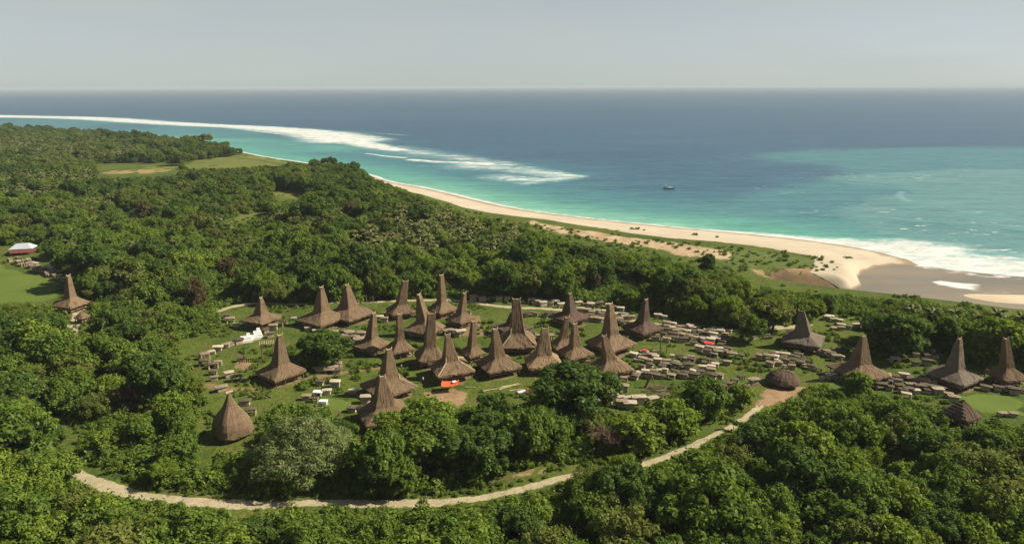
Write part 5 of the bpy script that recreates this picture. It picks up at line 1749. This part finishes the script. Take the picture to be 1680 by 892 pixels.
LANDMARKS = [
    ("the bell-shaped hut", 382, 690), ("the pale feathery tree", 500, 720), ("the lower lane's left bend", 130, 780), ("the bare brown tree", 1000, 705),
    ("the far left tower house", 113, 490), ("the red and zinc hall", 30, 408), ("the mown field's lower edge", 40, 500), ("the white painted graves", 412, 555),
    ("the small upper left tower house", 428, 520), ("the joined pair of houses", 548, 510), ("the tallest rear tower", 724, 485), ("the widest flat-fronted tower", 847, 520),
    ("the round-skirted house", 935, 510), ("the far tomb field", 1140, 540), ("the near tomb field", 1110, 605), ("the grey dark-fronted tower", 1315, 545),
    ("the largest brown house", 1415, 595), ("the patched grey house", 1572, 600), ("the right meadow", 1620, 665), ("the bare earth clearing", 1275, 650),
    ("the dunes", 1080, 410), ("the river bend", 1400, 470), ("the dry far field", 225, 280), ("the headland", 560, 290),
    ("the lane's middle bend", 850, 805), ("the lane's straight stretch", 1150, 728), ("the nearest cluster tower", 645, 680), ("the big dark tree", 940, 640),
    ("the photo's bottom left corner", 0, 892), ("the photo's bottom centre", 840, 892), ("the photo's bottom right corner", 1680, 892), ("the low batten-roofed house", 1575, 680),
    ("the beach's left end", 640, 310), ("the lane's lowest stretch", 450, 826), ("the photo's left edge, halfway up", 0, 620), ("the path scrap at far left", 112, 712),
]
lmx = np.array([l[1] for l in LANDMARKS]); lmy = np.array([l[2] for l in LANDMARKS])


def label_trees(idx, kindword, look_of, group):
    keys = {}
    for i in idx:
        if 'label' in trees[i]: continue
        d_ = np.hypot(lmx - cu[i], (lmy - cv[i]) * 1.3); j = int(d_.argmin())
        dx, dy = cu[i] - lmx[j], cv[i] - lmy[j]
        if abs(dx) > 1.2 * abs(dy): dr_ = "right of" if dx > 0 else "left of"
        else: dr_ = "below" if dy > 0 else "above"
        keys.setdefault((look_of(i), j, dr_), []).append((d_[j], i))
    for (look, j, dr_), lst in keys.items():
        lst.sort()
        for k, (_, i) in enumerate(lst):
            ordw = "nearest" if k == 0 else (f"{ORD[k + 1]} nearest" if k + 1 < len(ORD) else f"{k + 1}th nearest")
            trees[i]['label'] = f"{look} {kindword}, {ordw} such one {dr_} {LANDMARKS[j][0]}"


label_trees(np.where(pickB)[0], "tree", lambda i: KINDS[trees[i]['k']][0], "")
label_trees(np.where(pickP)[0], "palm", lambda i: "feathery coconut", "")
for i in np.where(pickB | pickP)[0]:
    t = trees[i]
    look, cm, tm, R, Ht = (PALMS if t['palm'] else KINDS)[t['k']]
    r = empty('coconut_palm' if t['palm'] else 'broadleaf_tree', (t['x'], t['y'], float(tz[i])), random.uniform(0, 6.28))
    s = t['s']; r.scale = (s, s, s * (random.uniform(.92, 1.1) if not (t['hand'] and s > 1.35) else .74))
    tag(r, t['label'], 'palm' if t['palm'] else 'tree', "coconut palms" if t['palm'] else "broadleaf trees around the village")
    obj('crown', cm, r); obj('trunk', tm, r)


# the rest of the woodland: instances on points
def scatter(name, sources, X, Y, Z, idx, rot, scl, kind='stuff'):
    me = bpy.data.meshes.new(name)
    n = len(X)
    me.vertices.add(n); me.vertices.foreach_set("co", np.stack([X, Y, Z], 1).astype(np.float32).ravel())
    for nm, ty_, arr in (("pick", 'INT', idx), ("turn", 'FLOAT', rot), ("size", 'FLOAT', scl)):
        a = me.attributes.new(nm, ty_, 'POINT')
        a.data.foreach_set("value", arr.astype(np.int32 if ty_ == 'INT' else np.float32))
    o = obj(name, me); tag(o, kind=kind)
    ng = bpy.data.node_groups.new(name + "_scatter", 'GeometryNodeTree')
    ng.interface.new_socket("Geometry", in_out='INPUT', socket_type='NodeSocketGeometry')
    ng.interface.new_socket("Geometry", in_out='OUTPUT', socket_type='NodeSocketGeometry')
    gi = ng.nodes.new('NodeGroupInput'); go = ng.nodes.new('NodeGroupOutput')
    jg = ng.nodes.new('GeometryNodeJoinGeometry')
    for so in sources:
        oi = ng.nodes.new('GeometryNodeObjectInfo'); oi.transform_space = 'ORIGINAL'
        oi.inputs['Object'].default_value = so; oi.inputs['As Instance'].default_value = True
        ng.links.new(oi.outputs['Geometry'], jg.inputs[0])
    ip = ng.nodes.new('GeometryNodeInstanceOnPoints')
    ip.inputs['Pick Instance'].default_value = True

    def named(nm, dt):
        q = ng.nodes.new('GeometryNodeInputNamedAttribute'); q.data_type = dt; q.inputs[0].default_value = nm
        return q.outputs[0]
    ng.links.new(gi.outputs[0], ip.inputs['Points'])
    ng.links.new(jg.outputs[0], ip.inputs['Instance'])
    ng.links.new(named("pick", 'INT'), ip.inputs['Instance Index'])
    cxyz = ng.nodes.new('ShaderNodeCombineXYZ'); ng.links.new(named("turn", 'FLOAT'), cxyz.inputs[2])
    ng.links.new(cxyz.outputs[0], ip.inputs['Rotation'])
    c2 = ng.nodes.new('ShaderNodeCombineXYZ')
    sz = named("size", 'FLOAT')
    for q in range(3): ng.links.new(sz, c2.inputs[q])
    ng.links.new(c2.outputs[0], ip.inputs['Scale'])
    ng.links.new(ip.outputs[0], go.inputs[0])
    md = o.modifiers.new("scatter", 'NODES'); md.node_group = ng
    return o


def find_child(mesh):
    for o in COL.objects:
        if o.type == 'MESH' and o.data == mesh: return o
    return None


rest = ~(pickB | pickP)
srcB = [find_child(k[1]) for k in KINDS]; srcP = [find_child(k[1]) for k in PALMS]
kk = np.array([t['k'] for t in trees]); ss = np.array([t['s'] for t in trees])
b_ = np.where(rest & ~isp)[0]
okk = [k for k in range(len(KINDS)) if srcB[k] is not None]
mapk = np.array([okk.index(k) if k in okk else 0 for k in range(len(KINDS))])
# joined geometry lists its links last-first
scatter('forest', [srcB[k] for k in okk][::-1], tx[b_], ty[b_], tz[b_], mapk[kk[b_]], RNG.uniform(0, 6.28, len(b_)), ss[b_])
p_ = np.where(rest & isp)[0]
srcP = [s_ for s_ in srcP if s_ is not None]
scatter('palm_grove', srcP, tx[p_], ty[p_], tz[p_], kk[p_] % len(srcP), RNG.uniform(0, 6.28, len(p_)), ss[p_])

# pale feathery tree
rng = np.random.default_rng(77)
C = []; Rr = []
for k in range(46):
    a = k * 2.399; q = math.sqrt((k + .5) / 46)
    rr = 9.6 * q
    z = 9.6 - 5.6 * q ** 2.0 + rng.uniform(-.7, .7) + (1.2 if k < 12 else 0)
    C.append((rr * math.cos(a) * rng.uniform(.9, 1.1), rr * math.sin(a) * rng.uniform(.9, 1.1), z)); Rr.append(rng.uniform(1.4, 2.3))
V, F, lv, P = leaf_cloud(np.array(C), np.array(Rr), 17000, .36, rng, .4, .28, .75)
x, y, r0 = spw[0]
root = empty('feathery_tree', (x, y, Hs(x, y))); tag(root, "wide pale grey-green feathery tree beside the bell-shaped hut", 'tree')
obj('crown', crown_mesh('crown', V, F, lv, LEAF['pale']), root)
b = MB(); b.tube([(0, 0, -.3), (.2, -.1, 1.6), (.1, .1, 3.2)], [.75, .6, .5], 8)
for c in C[::3]: b.tube([(.1, .1, 2.4), (c[0] * .5, c[1] * .5, 2.6 + (c[2] - 2.6) * .6), tuple(c)], [.28, .17, .05], 5)
obj('trunk', b.mesh('trunk', M['palebark']), root)
# bare brown tree
x, y, r0 = spw[1]
root = empty('bare_tree', (x, y, Hs(x, y))); tag(root, "leafless brown tree with fine bare twigs among the green thicket below the tombs", 'tree')
b = MB(); rg = random.Random(3)
t = MB(); t.tube([(0, 0, -.2), (0.1, 0, 2.2)], [.3, .22], 7); obj('trunk', t.mesh('trunk', M['twig']), root)


def twig(p, d, ln, r, lev):
    q = p + d * ln
    b.tube([tuple(p), tuple(q)], [r, r * .6], 4, False)
    if lev == 0: return
    for k in range(4 if lev > 1 else 5):
        nd = (d + Vector((rg.uniform(-.8, .8), rg.uniform(-.8, .8), rg.uniform(-.35, .5)))).normalized()
        twig(p + d * ln * rg.uniform(.5, 1), nd, ln * rg.uniform(.62, .85), max(r * .55, .035), lev - 1)


for k in range(6):
    a = k * 1.05
    twig(Vector((.1, 0, 1.6 + .1 * k)), Vector((math.cos(a) * .9, math.sin(a) * .9, .75)).normalized(), 2.0, .13, 4)
obj('crown', b.mesh('crown', M['twig']), root)
# brown-leaved trees
for k, (u, v, wpx, lab) in enumerate(DRY):
    me_, tr_ = broadleaf(120 + k, 3.4, 8.0, LEAF['brown'], 3000, .28, 7, 1.05)
    x, y, z = ground_pt(u, v + 10); dist = proj([(x, y, 4)])[0, 2]
    root = empty('dry_tree', (x, y, z)); s = wpx / 2 * dist / FPX / 3.4 * 1.05; root.scale = (s, s, s * 1.25)
    tag(root, lab, 'tree', "dry brown trees"); obj('crown', me_, root); obj('trunk', tr_, root)
# slim dark sapling on the lane
x, y, z = ground_pt(1203, 706)
root = empty('sapling', (x, y, z)); tag(root, "slim dark sapling at the edge of the lane's straight stretch", 'sapling')
obj('foliage', bush(55, 1.0, LEAF['dark'], 400, .2), root, (0, 0, 1.5))
t = MB(); t.tube([(0, 0, -.2), (0, 0, 2)], [.09, .05], 5); obj('trunk', t.mesh('trunk', M['bark']), root)

# undergrowth: low shrubs over woodland edges, verges and rough grass
bs = []
for k in range(4):
    o = obj('shrub', bush(60 + k, 1.25 + .12 * k, LEAF['bush'] if k < 3 else LEAF['mid']))
    bs.append(o)
shrub_lab = ["bright low shrub at the round lawn's left rim", "bright low shrub on the rough grass right of the drying stand", "bright low shrub below the worn track", "mid green low shrub beside the joined pair's planks"]
for o, (u, v), lb in zip(bs, [(497, 640), (475, 575), (500, 632), (598, 575)], shrub_lab):
    o.location = ground_pt(u, v); tag(o, lb, 'shrub', "low shrubs in the village")


def shrubs(r0, r1, sp):
    hw_ = r1 * math.tan(math.radians(40))
    xs = np.arange(-hw_, hw_, sp); ys = np.arange(r0 * .7, r1, sp)
    gx, gy = np.meshgrid(xs, ys)
    gx = gx.ravel() + RNG.uniform(-.45, .45, gx.size) * sp; gy = gy.ravel() + RNG.uniform(-.45, .45, gy.size) * sp
    r = np.hypot(gx, gy)
    ok = (r >= r0) & (r < r1) & (np.abs(np.arctan2(gx, gy)) < math.radians(40))
    gx, gy = gx[ok], gy[ok]
    ok = (inland(gx, gy) > 30) & ~inside(RIVER, gx, gy) & (dist_line(RIVER, gx, gy, True) > 3)
    gx, gy = gx[ok], gy[ok]
    bc = base_clear(gx, gy)
    q = proj(np.stack([gx, gy, np.zeros(len(gx))], 1)); u, v = q[:, 0], q[:, 1]
    rough = np.zeros(len(gx), bool)
    for p in ROUGH: rough |= inside(p, u, v)
    tidy = np.zeros(len(gx), bool)
    for p in TIDY: tidy |= inside(p, u, v)
    patchy = vnoise(gx, gy, 7, 31) > -0.15
    wild = vnoise(gx, gy, 8, 33) > 0.28
    s = RNG.uniform(.5, 1.15, len(gx)) * np.where(bc, .62, 1.45)
    okk = np.where(bc, (rough & patchy) | (wild & ~tidy & (dist_line(LANE_B, gx, gy) > 4)), True)
    lanes = dist_line(LANE_W, gx, gy) < 2.2 + 1.3 * s
    okk &= ~lanes
    for (L, va, R, vb, hd, hx, hy, hw_, ua, Ht) in house_info:
        okk &= (gx - hx) ** 2 + (gy - hy) ** 2 > (hw_ * 1.25) ** 2
    tp = np.array(tomb_pts)
    for a, b2 in tp: okk &= (gx - a) ** 2 + (gy - b2) ** 2 > 2.4 ** 2
    okk &= (overlap(gx, gy, 1.2 * s, 1.5 * s) < 0.2) | bc
    i = np.where(okk)[0]
    return gx[i], gy[i], s[i]


TIDY = [[(-40, 415), (0, 430), (108, 462), (112, 492), (60, 500), (-40, 508)], [(1545, 655), (1600, 640), (1700, 655), (1700, 692), (1600, 680)], [(505, 650), (600, 650), (605, 672), (560, 682), (520, 674)], [(600, 284), (830, 345), (1000, 372), (1200, 390), (1380, 410), (1390, 450), (1360, 425), (1200, 402), (1000, 384), (830, 362), (700, 325)]]
ROUGH = [[(380, 575), (470, 560), (500, 545), (560, 560), (580, 590), (560, 600), (500, 600), (430, 585)], [(300, 545), (345, 525), (400, 545), (360, 555)], [(470, 630), (560, 618), (600, 620), (560, 640), (500, 640)],
         [(1050, 590), (1020, 585), (1030, 600)], [(1100, 630), (1180, 622), (1240, 640), (1236, 664), (1160, 655), (1100, 650)], [(850, 525), (905, 522), (900, 540), (870, 540)], [(1440, 590), (1540, 590), (1520, 610), (1450, 605)], [(1580, 615), (1690, 630), (1690, 655), (1600, 640)],
         [(1240, 575), (1330, 580), (1350, 600), (1330, 600)], [(820, 360), (960, 385), (1100, 420), (1215, 440), (1215, 455), (1050, 425), (900, 392)], [(1160, 402), (1260, 415), (1370, 440), (1340, 445), (1220, 445)], [(1030, 655), (1080, 640), (1050, 630), (1010, 640)], [(1400, 610), (1560, 650), (1480, 660), (1400, 640)],
         [(760, 640), (870, 650), (860, 668), (760, 664)], [(540, 575), (600, 570), (620, 600), (570, 600)], [(930, 540), (990, 540), (960, 560)]]
def verge():
    gx, gy = np.meshgrid(np.arange(-130, 130, 1.5), np.arange(85, 190, 1.5))
    gx = gx.ravel() + RNG.uniform(-.7, .7, gx.size); gy = gy.ravel() + RNG.uniform(-.7, .7, gy.size)
    dl_ = dist_line(LANE_W, gx, gy)
    s = RNG.uniform(.38, .85, len(gx)) * np.clip(.55 + dl_ / 18, .5, 1.3)
    ok = (dl_ > 1.35 + .4 * s) & (dl_ < 15) & (vnoise(gx, gy, 6, 51) > -.35) & ~(base_clear(gx, gy) & (dl_ > 6))
    ok &= (overlap(gx, gy, 1.1 * s, 1.2 * s) < .45) | (dl_ > 6)
    return gx[ok], gy[ok], s[ok]


LANE_B = poly_w([(345, 515), (400, 500), (470, 498), (560, 496), (640, 494), (720, 492), (770, 494), (830, 503), (890, 507), (960, 512), (1040, 526), (1100, 535), (1180, 543), (1240, 541), (1300, 535)])
a1 = shrubs(86, 300, 2.3); a3 = verge(); a2 = shrubs(300, 520, 4.2)
sx = np.concatenate([a1[0], a2[0], a3[0]]); sy = np.concatenate([a1[1], a2[1], a3[1]]); ssz = np.concatenate([a1[2], a2[2] * 1.3, a3[2]])
print("SHRUBS", len(sx))
scatter('undergrowth', bs, sx, sy, H(sx, sy), RNG.integers(0, 4, len(sx)), RNG.uniform(0, 6.28, len(sx)), ssz)

# ------------------------------------------------------------------ air
m, nt, out = mat_new('haze_air')
vol = N(nt, "ShaderNodeVolumePrincipled")
vol.inputs['Color'].default_value = (0.70, 0.78, 0.83, 1)
vol.inputs['Density'].default_value = 0.00007
vol.inputs['Anisotropy'].default_value = 0.0
nt.links.new(vol.outputs[0], out.inputs['Volume'])
b = MB(); b.box(0, 30000, (79 - 10.5) / 2, 140000, 64000 * 2, 79 + 10.5)
hz = obj('haze', b.mesh('haze', m)); tag(hz, kind='stuff')
